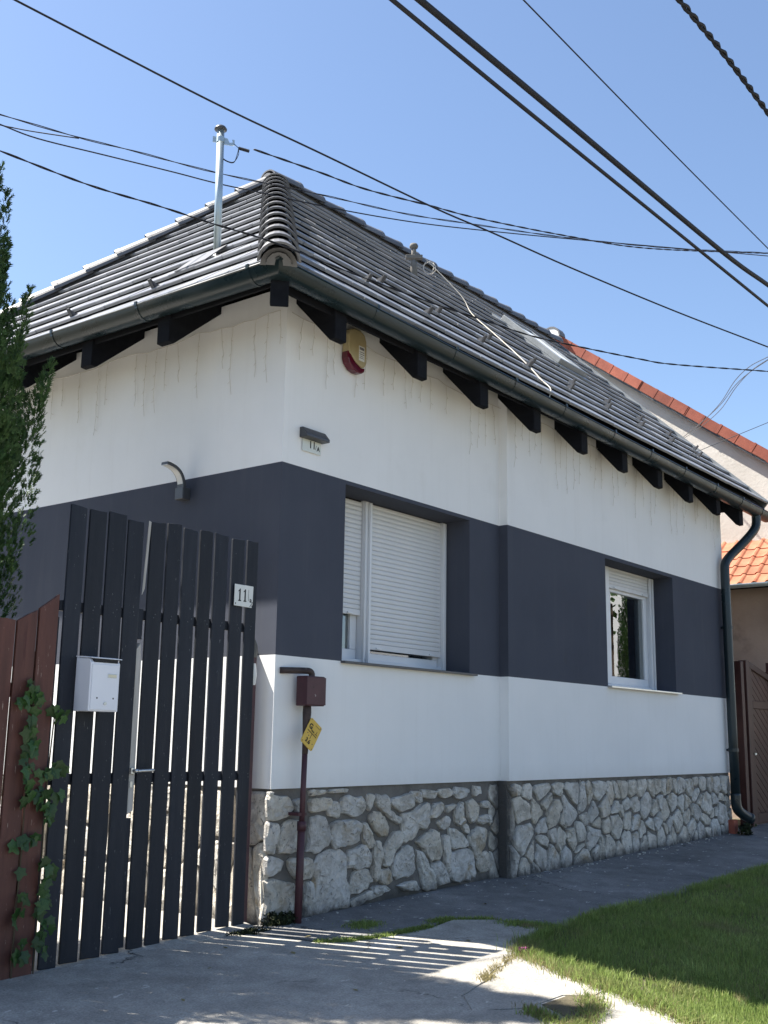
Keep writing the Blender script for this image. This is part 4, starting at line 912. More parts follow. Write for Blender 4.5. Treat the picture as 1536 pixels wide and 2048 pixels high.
g = Geo(); g.prism([(-1.135,.020,1.98), (-1.118,.020,2.02), (-1.096,.020,2.425), (-1.112,.020,2.43)], (0,.005,0)); g.build('worn_edge', M['barewood'], t)
g = Geo(); g.tube([(-1.118,.04,.965), (-1.118,-.018,.965)], .011, 10); g.tube(catmull([(-1.118,-.018,.965), (-1.09,-.022,.966), (-1.02,-.020,.968), (-1.00,-.012,.968)], 4), .009, 10); g.build('handle', M['chrome'], t, smooth=True)
g = Geo(); g.lathe((-1.118,.036,.965), [(.016,-.016), (.016,.016)], 10); g.box(-1.128,-1.112,.034,.039,.872,.905); g.build('keyhole_plate', M['chrome'], t)
t = thing('gate_post', (-.125,.085,0), 'peeling red iron gate post with a broken concrete head at the house corner', 'post', 'posts beside the slatted gate')
g = Geo(); g.box(-.150,-.105,.065,.105,-.05,1.70); bevel(g.build('post_shaft', M['oxide'], t), .004)
g = Geo(); g.tube([(-.128,.085,1.68), (-.125,.085,1.72), (-.122,.085,1.76), (-.13,.085,1.80)], [.030,.034,.026,.014], 8); g.build('post_head', M['cement'], t)
g = Geo(); g.tube([(-.125,.082,1.50), (-.124,.080,1.56), (-.126,.082,1.64)], [.022,.027,.022], 8); g.build('hinge_patch', M['enamel'], t)
g = Geo(); g.box(-.085,-.006,.17,.21,-.05,1.74); g.build('added_shade_batten', M['oxide'], t)  # unseen strip added to block sun between post and house wall
t = thing('gate_post', (-1.70,.07,0), 'black gate post half hidden behind the red plank fence', 'post', 'posts beside the slatted gate')
g = Geo(); g.box(-1.725,-1.672,.055,.11,-.08,1.80); bevel(g.build('post_shaft', M['gatewood'], t), .005)

t = thing('letterbox', (-1.465,-.04,1.29), 'white steel letterbox hung on the dark gate slats', 'letterbox')
g = Geo(); g.prism([(-1.565,-.108,1.290), (-1.565,-.108,1.555), (-1.565,-.085,1.575), (-1.565,.024,1.585), (-1.565,.024,1.290)], (.20,0,0)); bevel(g.build('box_body', M['boxwhite'], t), .004)
g = Geo(); g.box(-1.556,-1.374,-.113,-.1085,1.298,1.545); bevel(g.build('box_door', M['boxwhite'], t), .003)
g = Geo(); g.box(-1.545,-1.385,-.110,-.080,1.556,1.580); g.build('slot', M['black'], t)
g = Geo(); g.prism([(-1.568,-.118,1.580), (-1.568,-.06,1.588), (-1.568,.024,1.592), (-1.568,.024,1.586), (-1.568,-.118,1.576)], (.206,0,0)); g.build('box_lid', M['boxwhite'], t)
g = Geo(); g.box(-1.452,-1.390,-.1165,-.1125,1.474,1.496); bevel(g.build('name_holder', M['chrome'], t), .002)
g = Geo(); g.box(-1.447,-1.395,-.118,-.1162,1.478,1.492); g.build('name_label', M['cream'], t)
for x in (-1.515, -1.405): g = Geo(); g.tube([(x,-.1135,1.362), (x,-.1128,1.362)], .005, 10); g.build('door_hole', M['black'], t)
g = Geo(); g.tube([(-1.460,-.119,1.333), (-1.460,-.112,1.333)], .009, 12); g.build('lock', M['chrome'], t)

t = thing('gate_number_plate', (-.296,.02,1.995), 'white enamel plate with black number 11 and a small letter on the gate', 'house number')
g = Geo(); g.prism([(-.381,.018,1.996), (-.222,.018,1.994), (-.213,.018,2.020), (-.211,.018,2.136), (-.380,.018,2.136)], (0,.005,0)); bevel(g.build('plate', M['enamel'], t), .0015)
def one(x, z, s):
    P = [(-.30,0), (.30,0), (.30,.07), (.14,.10), (.14,1.0), (.02,1.0), (-.32,.80), (-.32,.74), (-.12,.80), (-.12,.10), (-.30,.07)]
    g = Geo(); tri = [(0,1,2,3,9,10), (9,3,4,8), (4,5,6,7,8)]
    vs_ = [(x+a*s*.55, .0172, z+b*s) for a, b in P]; g.add(vs_, tri); g.add([(a,.0178,c) for a, b, c in vs_], [q[::-1] for q in tri]); return g.build('numeral', M['black'], t)
one(-.334, 2.028, .082); one(-.286, 2.028, .082)
link('numeral', text_mesh('numeral', 'a', .044, M['black'], bold=.001), t, frame(Vector((-.234,.0172,2.042)), Vector((1,0,0)), UP, Vector((0,-1,0))))
g = Geo(); g.box(-.2555,-.2535,.0168,.0176,2.035,2.110); g.prism([(-.243,.0168,1.999), (-.239,.0168,1.999), (-.214,.0168,2.030), (-.216,.0168,2.033)], (0,.001,0)); g.box(-.372,-.366,.0168,.0176,2.006,2.016); g.box(-.226,-.219,.0168,.0176,2.003,2.009); g.build('chip_marks', M['black'], t)

# ------------------------------------------------------------------ red plank fence with ivy
t = thing('plank_fence', (-2.4,0,-.06), 'red-brown peeling plank fence with a scalloped top beside the gate', 'fence')
tops = [(1.825,1.913), (1.748,1.813), (1.752,1.747), (1.79,1.755), (1.87,1.80), (1.93,1.88), (1.90,1.94), (1.82,1.89), (1.76,1.81), (1.755,1.75), (1.80,1.76), (1.88,1.81)]
for k, (zl, zr) in enumerate(tops):
    xr = -1.743 - .1298*k; xl = xr - .1165
    g = Geo(); zb = gz(xl,0) - .035 + random.uniform(-.01,.01); dzz = random.uniform(-.006,.006)
    g.prism([(xl,-.03,zb), (xr,-.03,zb+.004), (xr+.001,-.03,zr), (xr-.05,-.03,(zl+zr)/2+.006+dzz), (xl+.001,-.03,zl)], (0,.022,0)); bevel(g.build('plank', M['redwood'], t), .003)
for z0 in (.35, 1.35):
    g = Geo(); g.box(-3.35,-1.75,-.0075,.035,z0,z0+.075); bevel(g.build('rail', M['redwood'], t), .004)
for x in (-1.84, -3.30): g = Geo(); g.box(x,x+.06,.036,.10,-.1,1.6); g.build('fence_post', M['redwood'], t)
def ivy_leaf():
    g = Geo(); P = [(0,-.42), (.30,-.46), (.34,-.16), (.56,.02), (.26,.16), (.14,.52), (0,.62), (-.14,.52), (-.26,.16), (-.56,.02), (-.34,-.16), (-.30,-.46)]
    vs_ = [(0,0,.05)] + [(a,b,-.10*abs(a)+.04*(b<0)) for a, b in P]; g.add(vs_, [(0, i+1, (i+1) % 12 + 1) for i in range(12)]); return g.mesh('ivy_leaf', M['ivy'], smooth=True)
IL = ivy_leaf()
IVY = [(-1.90,1.42),(-1.87,1.39),(-1.92,1.36),(-1.88,1.35),(-1.96,1.32),(-1.92,1.32),(-1.84,1.34),(-1.87,1.28),(-1.75,1.28),(-1.72,1.26),(-1.69,1.26),(-1.88,1.23),(-1.91,1.19),(-1.87,1.18),(-1.91,1.16),(-1.86,1.12),(-1.89,1.09),(-1.86,1.07),(-1.90,1.05),(-1.90,0.97),(-1.87,0.98),(-1.81,0.96),(-1.87,0.91),(-1.87,0.88),(-1.83,0.85),(-1.88,0.82),(-1.75,0.96),(-1.70,0.99),(-1.68,0.97),(-1.72,0.95),(-1.78,0.88),(-1.74,0.85),(-1.67,0.85),(-1.79,0.81),(-1.75,0.79),(-1.72,0.77),(-1.74,0.75),(-1.92,0.60),(-1.87,0.62),(-1.82,0.62),(-1.80,0.64),(-1.74,0.52),(-1.75,0.50),(-1.70,0.47),(-1.69,0.45),(-1.73,0.41),(-1.74,0.36),(-1.72,0.34),(-1.74,0.30),(-1.74,0.26),(-1.71,0.21),(-1.71,0.19),(-1.72,0.15),(-1.74,0.11),(-1.70,0.08),(-1.88,0.47),(-1.84,0.34),(-1.88,0.27),(-1.84,0.13),(-1.87,0.07),(-1.85,0.06)]
t = thing('ivy', (-1.87,-.04,-.05), 'dark green ivy climbing the red planks next to the gate', 'ivy')
def stem(P): g = Geo(); g.tube(catmull(P, 4), .004, 5); g.build('ivy_stem', M['stem'], t)
stem([(-1.866,-.034,-.05), (-1.867,-.035,.3), (-1.862,-.034,.6), (-1.868,-.036,.9), (-1.862,-.034,1.2), (-1.867,-.034,1.44)])
stem([(-1.735,-.03,-.05), (-1.738,-.034,.3), (-1.735,-.03,.6), (-1.74,-.034,.86), (-1.72,-.03,1.28)]); stem([(-1.865,-.036,.8), (-1.80,-.04,.84), (-1.74,-.036,.80)])
for i, (x, z) in enumerate(IVY):
    for q in range(2 if i % 3 else 3):
        s = random.uniform(.050,.086)*(1 if q == 0 else random.uniform(.55,.9))
        Rm = Matrix.Translation((x+(random.uniform(-.03,.03) if q else 0), -.048-random.uniform(0,.03)-.012*q, z+(random.uniform(-.04,.02) if q else 0))) @ Matrix.Rotation(math.pi/2,4,'X') @ Matrix.Rotation(random.uniform(-.5,.5),4,'X') @ Matrix.Rotation(random.uniform(-.6,.6),4,'Y') @ Matrix.Rotation(math.pi+random.uniform(-.9,.9),4,'Z') @ Matrix.Scale(s,4)
        link('ivy_leaf', IL, t, Rm)

# ------------------------------------------------------------------ neighbours
XN = 11.0
t = thing('neighbour_house', (XN,3.9,0), 'taller house behind with a sunlit rough plaster gable and red tiled verge', 'house')
g = Geo(); pk = (3.89, 8.17); sl = .743
def zr_(y): return pk[1] - abs(y-pk[0])*sl
g.prism([(XN,-.9,-.2), (XN,11,-.2), (XN,11,zr_(11)-.06), (XN,pk[0],pk[1]-.06), (XN,-.9,zr_(-.9)-.06)], (9,0,0)); g.build('wall', M['nwall'], t)
g = Geo()
for a, b in ((pk[0], -1.3), (pk[0], 11.5)): g.prism([(XN-.10,a,zr_(a)-.055), (XN+9.2,a,zr_(a)-.055), (XN+9.2,b,zr_(b)-.055), (XN-.10,b,zr_(b)-.055)], (0,0,.05))
rf = g.build('roof', M['redtile'], t)
vd = Vector((0,-1,-sl)).normalized(); vn = Vector((0,-sl,1)).normalized()
g = Geo(); g.box(0,.34,-.006,.008,-.125,.03); g.box(0,.34,.008,.24,.016,.03); g.prism([(.0,-.010,-.128), (.0,-.010,.034), (.04,-.010,.034), (.04,-.010,-.128)], (0,.004,0)); VM = g.mesh('verge_tile', M['vergetile'])
for k in range(19):
    p = Vector((XN-.125, pk[0], pk[1]+.01)) + vd*(.06+.322*k)
    link('verge_tile', VM, rf, frame(p + vn*(.012 if k % 1 else .0), vd, Vector((1,0,0)), vn) @ Matrix.Rotation(random.gauss(0,.008),4,'Z') @ Matrix.Translation((0,random.gauss(0,.003),random.gauss(0,.003))))
g = Geo(); g.prism([(XN-.115,pk[0]-.02,pk[1]-.175), (XN-.115,-1.3,zr_(-1.3)-.155), (XN-.115,-1.3,zr_(-1.3)-.185), (XN-.115,pk[0]-.02,pk[1]-.205)], (.05,0,0)); g.build('verge_board', M['darkmetal'], rf)
g = Geo(); g.prism([(XN-.24, pk[0]+.16*math.cos(math.pi*k/8), pk[1]-.09+.17*math.sin(math.pi*k/8)) for k in range(9)], (.10,0,0)); g.build('mortar_end', M['white'], rf)
g = Geo(); g.prism([(XN-.25, pk[0]+.185*math.cos(math.pi*k/8), pk[1]-.08+.19*math.sin(math.pi*k/8)) for k in range(9)] + [(XN-.25, pk[0]+.16*math.cos(math.pi*k/8), pk[1]-.085+.168*math.sin(math.pi*k/8)) for k in range(8,-1,-1)], (.20,0,0)); g.build('ridge_tile', M['cap'], rf)

t = thing('lean_to', (10.3,.6,0), 'beige lean-to wall with an orange pantile roof beside the brown gate', 'building')
g = Geo(); g.box(10.3,10.98,-.6,4.0,-.1,3.52); g.build('wall', M['pinkwall'], t)
g = Geo(); g.prism([(9.96,-.9,3.37), (10.99,-.9,4.14), (10.99,4.2,4.14), (9.96,4.2,3.37)], (0,0,-.05)); lr = g.build('roof', M['wood_dark'], t)
ld = Vector((1,0,.75)).normalized(); ln = Vector((-.75,0,1)).normalized(); lu = Vector((0,-1,0))
g = Geo(); n_ = 10; wd = .205
pf = [(wd*k/n_, .012 + (.026*math.sin(math.pi*k/4) if k <= 4 else -.004*math.sin(math.pi*(k-4)/6))) for k in range(n_+1)]
for vlo, vhi, dn in ((0,.36,.018),):
    vs_ = [(a,vlo,b+dn) for a, b in pf] + [(a,vhi,b) for a, b in pf] + [(a,vlo,b+dn-.018) for a, b in pf]
    fs = [(k, k+1, n_+1+k+1, n_+1+k) for k in range(n_)] + [(2*(n_+1)+k, 2*(n_+1)+k+1, k+1, k) for k in range(n_)]; g.add(vs_, fs)
PM = g.mesh('pantile', M['redtile'], smooth=False)
for r_ in range(5):
    for k in range(24):
        link('pantile', PM, lr, frame(Vector((9.93,4.1-.2*k,3.365)) + ld*(.262*r_) + ln*.006, lu, ld, ln) @ Matrix.Translation((random.gauss(0,.003),random.gauss(0,.004),0)))
g = Geo(); gp = [(math.cos(math.pi*k/10)*.055, -math.sin(math.pi*k/10)*.055) for k in range(11)]
g.add(*sweep([((9.90,4.2,3.385), (-1,0,0)), ((9.90,-.95,3.385), (-1,0,0))], gp + [(a*.93, b*.93) for a, b in gp[::-1]])); g.build('lean_to_gutter', M['galv'], t, smooth=True)
for y_ in (-.12, 1.4, 2.9):
    g = Geo(); g.box(10.20,10.30,y_,y_+.10,2.55,3.40); g.box(9.98,10.30,y_,y_+.10,3.28,3.36); g.prism([(10.21,y_+.02,2.60), (10.21,y_+.02,2.72), (9.99,y_+.02,3.30), (9.96,y_+.02,3.22)], (0,.06,0)); bevel(g.build('roof_bracket', M['wood_dark'], t), .006)

t = thing('wooden_gate', (9.2,0,.17), 'brown boarded yard gate with diagonal planks beyond the downpipe', 'gate')
g = Geo(); g.box(8.44,8.54,-.04,.06,.1,2.20); g.box(8.60,8.72,-.05,.05,.1,2.22); g.box(8.54,8.60,-.01,.03,1.30,1.40); g.box(8.54,8.60,-.01,.03,2.08,2.16); bevel(g.build('gate_frame', M['brown'], t), .006)
def zg2(x): return 2.20 - (x-8.74)*.19
g = Geo(); g.box(8.74,8.84,-.03,.03,.19,zg2(8.79)); g.box(9.50,9.60,-.03,.03,.19,2.12); g.box(8.84,9.50,-.03,.03,1.62,1.72); g.box(8.84,9.50,-.03,.03,.20,.32); g.prism([(8.74,-.035,zg2(8.74)-.06), (9.60,-.035,zg2(9.60)-.06), (9.60,-.035,zg2(9.60)+.02), (8.74,-.035,zg2(8.74)+.02)], (0,.07,0)); bevel(g.build('leaf_frame', M['brown'], t), .005)
for z0, z1, st_ in ((.32,1.62,0), (1.72,1.99,1)):
    for k in range(-9, 16):
        zc = z0 + k*.105
        P = [(8.84,zc), (9.50,zc-.42), (9.50,zc-.42+.099), (8.84,zc+.099)]
        P = clip_half(P, 0, 1, z1 + (.13 if st_ else 0)); P = clip_half(P, 0, -1, -z0)
        if st_: P = clip_half(P, .19, 1, 2.20-.07+.19*8.74)
        if len(P) >= 3: bevel(Geo().prism([(a,-.012,b) for a, b in P], (0,.02,0)).build('board', M['brown'], t), .003)
g = Geo(); g.box(9.62,9.74,-.05,.05,.1,2.25); g.prism([(9.76,-.015,.19), (10.28,-.015,.2), (10.28,-.015,2.15), (9.76,-.015,2.1)], (0,.03,0)); g.build('fixed_panel', M['brown'], t)
g = Geo(); g.lathe((8.80,-.045,1.05), [(.018,-.012), (.018,.012)], 8); g.build('knob', M['chrome'], t)

# ------------------------------------------------------------------ overhead cables
WIRES = {
'A': [(-8.235,1.291,5.722),(-7.076,0.993,5.594),(-5.917,0.695,5.465),(-4.759,0.396,5.337),(-3.600,0.098,5.208),(-2.441,-0.200,5.080),(-1.282,-0.498,4.951),(-0.491,-0.707,4.892),(0.440,-0.951,4.819),(0.994,-1.100,4.797),(1.762,-1.305,4.757),(2.971,-1.631,4.720),(4.237,-1.978,4.706),(5.504,-2.324,4.693),(6.770,-2.671,4.680),(8.037,-3.017,4.667),(9.303,-3.364,4.654),(10.570,-3.710,4.641),(11.836,-4.056,4.628),(13.103,-4.403,4.615),(14.369,-4.749,4.602),(15.635,-5.096,4.588),(16.902,-5.442,4.575)],
'B': [(-0.411,-0.014,5.190),(0.222,-0.069,5.277),(0.718,-0.112,5.339),(1.476,-0.185,5.492),(2.108,-0.245,5.618),(3.501,-0.385,5.951),(4.999,-0.541,6.351),(7.877,-0.862,7.286),(10.755,-1.183,8.220),(13.634,-1.503,9.154),(16.512,-1.824,10.089),(19.391,-2.144,11.023)],
'C': [(-7.167,3.522,5.413),(-6.575,3.356,5.445),(-5.983,3.191,5.477),(-5.391,3.025,5.508),(-4.799,2.859,5.540),(-4.206,2.693,5.572),(-3.614,2.527,5.604),(-3.022,2.361,5.636),(-2.430,2.196,5.668),(-1.838,2.030,5.700),(-1.245,1.864,5.731),(-0.653,1.698,5.763),(-0.217,1.573,5.806),(0.495,1.370,5.865),(1.502,1.075,5.997),(2.417,0.810,6.105),(3.216,0.570,6.246),(4.544,0.170,6.496),(6.180,-0.332,6.857),(7.876,-0.863,7.292),(9.572,-1.393,7.727),(11.268,-1.923,8.163),(12.963,-2.453,8.598),(14.659,-2.984,9.033),(16.355,-3.514,9.469),(18.051,-4.044,9.904),(19.747,-4.574,10.339)],
'D': [(-4.055,2.496,5.686),(-3.778,2.426,5.678),(-3.500,2.355,5.669),(-3.223,2.284,5.661),(-2.946,2.213,5.653),(-2.669,2.142,5.645),(-2.391,2.072,5.636),(-2.114,2.001,5.628),(-1.837,1.930,5.620),(-1.560,1.859,5.612),(-1.283,1.788,5.604),(-1.005,1.717,5.595),(-0.496,1.577,5.644),(0.076,1.420,5.700),(0.453,1.316,5.732),(0.909,1.189,5.790),(1.664,0.977,5.887),(2.469,0.746,6.019),(3.272,0.511,6.186),(4.501,0.147,6.462),(6.153,-0.344,6.849),(7.882,-0.858,7.254),(9.612,-1.373,7.660),(11.342,-1.887,8.065),(13.072,-2.402,8.470),(14.801,-2.916,8.876),(16.531,-3.430,9.281),(18.261,-3.945,9.686),(19.990,-4.459,10.091)],
'E': [(-1.232,1.873,5.654),(-1.091,1.690,5.607),(-0.866,1.391,5.548)],
'F': [(-6.973,0.968,4.434),(-6.531,0.833,4.397),(-6.089,0.698,4.361),(-5.647,0.563,4.324),(-5.205,0.428,4.287),(-4.763,0.293,4.250),(-4.321,0.159,4.213),(-3.879,0.024,4.176),(-3.437,-0.111,4.139),(-2.995,-0.246,4.102),(-2.553,-0.381,4.066),(-2.111,-0.515,4.029),(-1.728,-0.638,4.027),(-1.427,-0.732,4.019),(-1.055,-0.850,4.016),(-0.593,-0.991,3.977),(-0.001,-1.173,3.934),(0.528,-1.338,3.913),(0.890,-1.452,3.901),(1.210,-1.556,3.913),(1.910,-1.787,3.957),(2.268,-1.907,3.992),(3.311,-2.268,4.157),(4.354,-2.628,4.321),(5.397,-2.989,4.486),(6.440,-3.350,4.650),(7.483,-3.710,4.815),(8.526,-4.071,4.979),(9.570,-4.432,5.144),(10.613,-4.792,5.308),(11.656,-5.153,5.473),(12.699,-5.514,5.637),(13.742,-5.874,5.802)],
'G': [(-9.438,-3.200,3.262),(-8.625,-3.200,3.286),(-7.812,-3.200,3.311),(-7.000,-3.200,3.335),(-6.187,-3.200,3.359),(-5.374,-3.200,3.383),(-4.562,-3.200,3.407),(-3.749,-3.200,3.431),(-2.936,-3.200,3.455),(-2.123,-3.200,3.479),(-0.467,-3.200,3.540),(0.519,-3.200,3.576),(1.505,-3.200,3.611),(2.491,-3.200,3.647),(3.477,-3.200,3.683),(4.463,-3.200,3.718),(5.449,-3.200,3.754),(6.434,-3.200,3.790),(7.420,-3.200,3.825),(8.406,-3.200,3.861),(9.392,-3.200,3.897),(10.378,-3.200,3.932)],
'H': [(-9.646,-3.200,3.236),(-8.789,-3.200,3.274),(-7.932,-3.200,3.312),(-7.075,-3.200,3.351),(-6.218,-3.200,3.389),(-5.361,-3.200,3.427),(-4.504,-3.200,3.465),(-3.647,-3.200,3.504),(-2.790,-3.200,3.542),(-1.933,-3.200,3.580),(-0.182,-3.200,3.648),(0.540,-3.200,3.708),(1.262,-3.200,3.769),(1.984,-3.200,3.830),(2.706,-3.200,3.891),(3.428,-3.200,3.952),(4.150,-3.200,4.012),(4.872,-3.200,4.073),(5.594,-3.200,4.134),(6.316,-3.200,4.195),(7.038,-3.200,4.256),(7.760,-3.200,4.316)],
'I': [(-6.434,-2.600,4.823),(-4.657,-2.600,4.819),(-2.880,-2.600,4.816),(-1.103,-2.600,4.812),(0.674,-2.600,4.808),(2.454,-2.600,4.820),(4.234,-2.600,4.832),(6.014,-2.600,4.844),(7.794,-2.600,4.856),(9.574,-2.600,4.868),(11.354,-2.600,4.880),(13.134,-2.600,4.892),(14.914,-2.600,4.904)],
'J': [(-6.403,-3.600,3.915),(-5.920,-3.600,3.932),(-5.438,-3.600,3.949),(-4.956,-3.600,3.966),(-4.473,-3.600,3.983),(-3.991,-3.600,4.000),(-3.509,-3.600,4.017),(-3.026,-3.600,4.034),(-2.544,-3.600,4.051),(-2.062,-3.600,4.068),(-1.579,-3.600,4.085),(-1.097,-3.600,4.102),(-0.557,-3.600,4.093),(-0.017,-3.600,4.085),(0.523,-3.600,4.076),(1.063,-3.600,4.067),(1.603,-3.600,4.058),(2.143,-3.600,4.050),(2.683,-3.600,4.041),(3.223,-3.600,4.032),(3.763,-3.600,4.023),(4.303,-3.600,4.015),(4.843,-3.600,4.006)],
'K': [(16.628,5.506,6.790),(15.209,4.560,6.576),(13.789,3.615,6.361),(12.370,2.670,6.147),(10.950,1.725,5.932),(9.530,0.780,5.718),(8.337,0.025,5.566),(7.294,-0.563,5.468),(6.420,-1.055,5.313),(5.693,-1.499,5.145),(4.967,-1.943,4.976),(4.240,-2.387,4.808),(3.513,-2.831,4.639),(2.787,-3.275,4.471),(2.060,-3.719,4.302),(1.333,-4.162,4.134),(0.607,-4.606,3.965),(-0.120,-5.050,3.797),(-0.847,-5.494,3.628),(-1.573,-5.938,3.460)],
'L': [(5.285,2.095,3.375),(5.466,1.819,3.513),(5.646,1.543,3.651),(5.826,1.267,3.789),(6.006,0.991,3.927),(6.186,0.714,4.066),(6.367,0.438,4.204),(6.547,0.162,4.342),(6.727,-0.114,4.480),(6.907,-0.390,4.618),(7.087,-0.666,4.756),(7.267,-0.942,4.894),(7.448,-1.218,5.033),(7.628,-1.494,5.171),(7.808,-1.770,5.309),(7.988,-2.046,5.447),(8.168,-2.322,5.585),(8.349,-2.598,5.723),(8.529,-2.874,5.861),(8.709,-3.150,6.000),(8.889,-3.426,6.138),(9.069,-3.702,6.276)],
}
def single(name, P, r, label, mt='rubber', n=6):
    g = Geo(); g.tube(catmull(P, 6), r, n); tag(g.build(name, M[mt], None, smooth=True), label, 'cable', 'overhead cables'); return g
def twisted(name, P, r, pitch, label, strands=2, gap=1.0, mt='rubber'):
    C_ = catmull(P, 10); g = Geo(); L = 0; S = [0]
    for a, b in zip(C_, C_[1:]): L += (b-a).length; S.append(L)
    # resample evenly
    n = max(12, int(L/(pitch/7))); Q = []; j = 0
    for i in range(n+1):
        s = L*i/n
        while j < len(S)-2 and S[j+1] < s: j += 1
        q = (s-S[j])/max(1e-6, S[j+1]-S[j]); Q.append(C_[j].lerp(C_[j+1], q))
    for k in range(strands):
        P2 = []
        for i, p in enumerate(Q):
            tg = (Q[min(i+1,n)]-Q[max(i-1,0)]).normalized(); a = tg.cross(UP).normalized(); b = a.cross(tg); an = 2*math.pi*(i/7.0) + 2*math.pi*k/strands
            P2.append(p + (a*math.cos(an) + b*math.sin(an))*r*gap)
        g.tube(P2, r, 5)
    o = g.build(name, M[mt], None, smooth=True); tag(o, label, 'cable', 'overhead cables')
W = {k: [Vector(p) for p in v] for k, v in WIRES.items()}
single('overhead_cable', W['A'], .0062, 'single straight cable from the top left corner across the sky to the right edge')
twisted('overhead_cable', W['B'], .0042, .42, 'twisted service cable running from the clamp of the tall mast to the right')
twisted('overhead_cable', W['C'], .0038, .9, 'upper twisted cable of the bundle passing behind the tall mast and over the roof hip', gap=1.3)
single('overhead_cable', W['D'], .0055, 'lower sagging cable passing behind the tall mast and over the roof hip')
single('overhead_cable', W['E'], .0045, 'short branch cable joining the upper bundle at the left edge')
twisted('overhead_cable', W['F'], .0034, .30, 'twisted cable sagging in front of the tall mast and the whole roof')
single('overhead_cable', W['G'], .0082, 'thinner cable of the close pair crossing the upper right sky')
single('overhead_cable', W['H'], .0120, 'thick black cable of the close pair crossing the upper right sky', n=8)
single('overhead_cable', W['I'], .0042, 'thin lone wire to the right of the close cable pair')
twisted('overhead_cable', W['J'], .0072, .16, 'thick braided cable in the top right corner', gap=1.0)
for dx, nm in ((0, 'light drop cable rising from the neighbour gable to the right edge'),):
    g = Geo()
    for k in range(3): g.tube(catmull([p + Vector((0,0,(.022*math.sin(i*1.1+k*2.1))-.03*k)) for i, p in enumerate(W['K'])], 6), .0045, 5)
    tag(g.build('drop_cable', M['wirewhite'] if False else M['darkmetal'], None, smooth=True), nm, 'cable')
single('overhead_cable', W['L'], .004, 'faint distant wire low at the right edge in front of the sky', 'darkmetal')

# ------------------------------------------------------------------ vegetation
def np_mesh(name, V, F, mt, k=3, smooth=False):
    me = bpy.data.meshes.new(name); V = np.asarray(V, np.float32); F = np.asarray(F, np.int32)
    me.vertices.add(len(V)); me.vertices.foreach_set('co', V.ravel()); me.loops.add(F.size); me.loops.foreach_set('vertex_index', F.ravel())
    me.polygons.add(len(F)); me.polygons.foreach_set('loop_start', np.arange(0, F.size, k, dtype=np.int32)); me.polygons.foreach_set('loop_total', np.full(len(F), k, np.int32))
    me.materials.append(mt); me.update(calc_edges=True); me.validate(); return me
def unit(a): return a/np.maximum(np.linalg.norm(a, axis=-1, keepdims=True), 1e-9)
def cypress_mesh(H, R, seed):
    r = np.random.default_rng(seed); V = []; F = []; nb = 0
    hs = []
    n_pl = 900
    for i in range(n_pl):
        h = .9 + 5.0*(i/n_pl)**1.0
        q = h/H; rad = max(.012, float(np.interp(h+.38, [1.0,1.5,1.99,2.31,2.93,3.3,3.99,4.39,4.73,5.5,6.3,7.0], [.1,.25,.50,.70,.81,.79,.68,.57,.46,.24,.04,.0])) - .015)
        an = i*2.39996 + r.uniform(-.3,.3); rr_ = rad*(r.uniform(.62,1.0) if i % 4 else r.uniform(.1,.6))
        base_ = np.array([math.cos(an)*rr_, math.sin(an)*rr_, h-.25]); outd = np.array([math.cos(an), math.sin(an), 0])
        L = r.uniform(.5,.9)*(1-.3*q); axis = unit(np.array([outd[0]*r.uniform(.05,.24), outd[1]*r.uniform(.05,.24), 1.0]))
        n = int(190*L); t = r.uniform(0,1,n)**.85; pr_ = (.11*(1-t)**.8 + .010)*(1.15-.75*q)
        an2 = r.uniform(0,2*math.pi,n); rad2 = pr_*np.sqrt(r.uniform(.15,1,n))
        e1 = unit(np.cross(axis, [0,1,.1])); e2 = np.cross(axis, e1)
        dirr = np.cos(an2)[:,None]*e1 + np.sin(an2)[:,None]*e2
        p = base_ + axis*(t*L)[:,None] + dirr*rad2[:,None]
        dv = unit(axis*r.uniform(.9,1.3,(n,1)) + dirr*r.uniform(.15,.65,(n,1)) + r.normal(0,.12,(n,3)))
        sd = unit(np.cross(dv, unit(r.normal(0,1,(n,3)))))
        ln_ = r.uniform(.030,.062,n)[:,None]; wd_ = ln_*.20
        # spray: long middle leaflet + two side leaflets
        mid = p + dv*ln_
        for s, off, le in ((0,0,1.0), (1,.25,.62), (-1,.25,.62), (1,.55,.45), (-1,.55,.45)):
            b0 = p + dv*ln_*off; tip = b0 + (dv*1.0 + sd*s*.75)*ln_*le*.8; w2 = sd*wd_*(.8 if s == 0 else .55)
            if s: w2 = dv*wd_*.8
            V.append(np.stack([b0-w2, b0+w2, tip], 1).reshape(-1,3)); F.append(np.arange(nb, nb+3*n).reshape(-1,3)); nb += 3*n
    return np_mesh('cypress_foliage', np.concatenate(V), np.concatenate(F), M['cypress'])
CYM = cypress_mesh(7.4, .56, 3)
gtr = Geo(); gtr.tube([(0,0,-.2), (.02,.01,2), (0,.02,4.5), (0,0,6.0)], [.10,.075,.04,.01], 9); CYT = gtr.mesh('trunk', M['bark'], smooth=True)
def cypress(x, y, z, s, sz, rot, label, group='cypress trees in the yard'):
    t = thing('cypress', (x,y,z), label, 'tree', group if y > 0 else None); t.scale = (s,s,sz); t.rotation_euler = (0,0,rot)
    for nm, me in (('crown', CYM), ('trunk', CYT)):
        o = bpy.data.objects.new(nm, me); COL.objects.link(o); o.parent = t
    return t
cypress(-2.10, 1.25, -.05, 1, 1.0, 0, 'dark green columnar cypress rising behind the fence at the left edge')
cypress(-3.55, 1.35, -.08, .95, .88, 2.1, 'second columnar cypress standing out of frame left of the first')
cypress(-4.95, 1.40, -.1, .95, .85, 4.0, 'third columnar cypress farthest left behind the red fence')
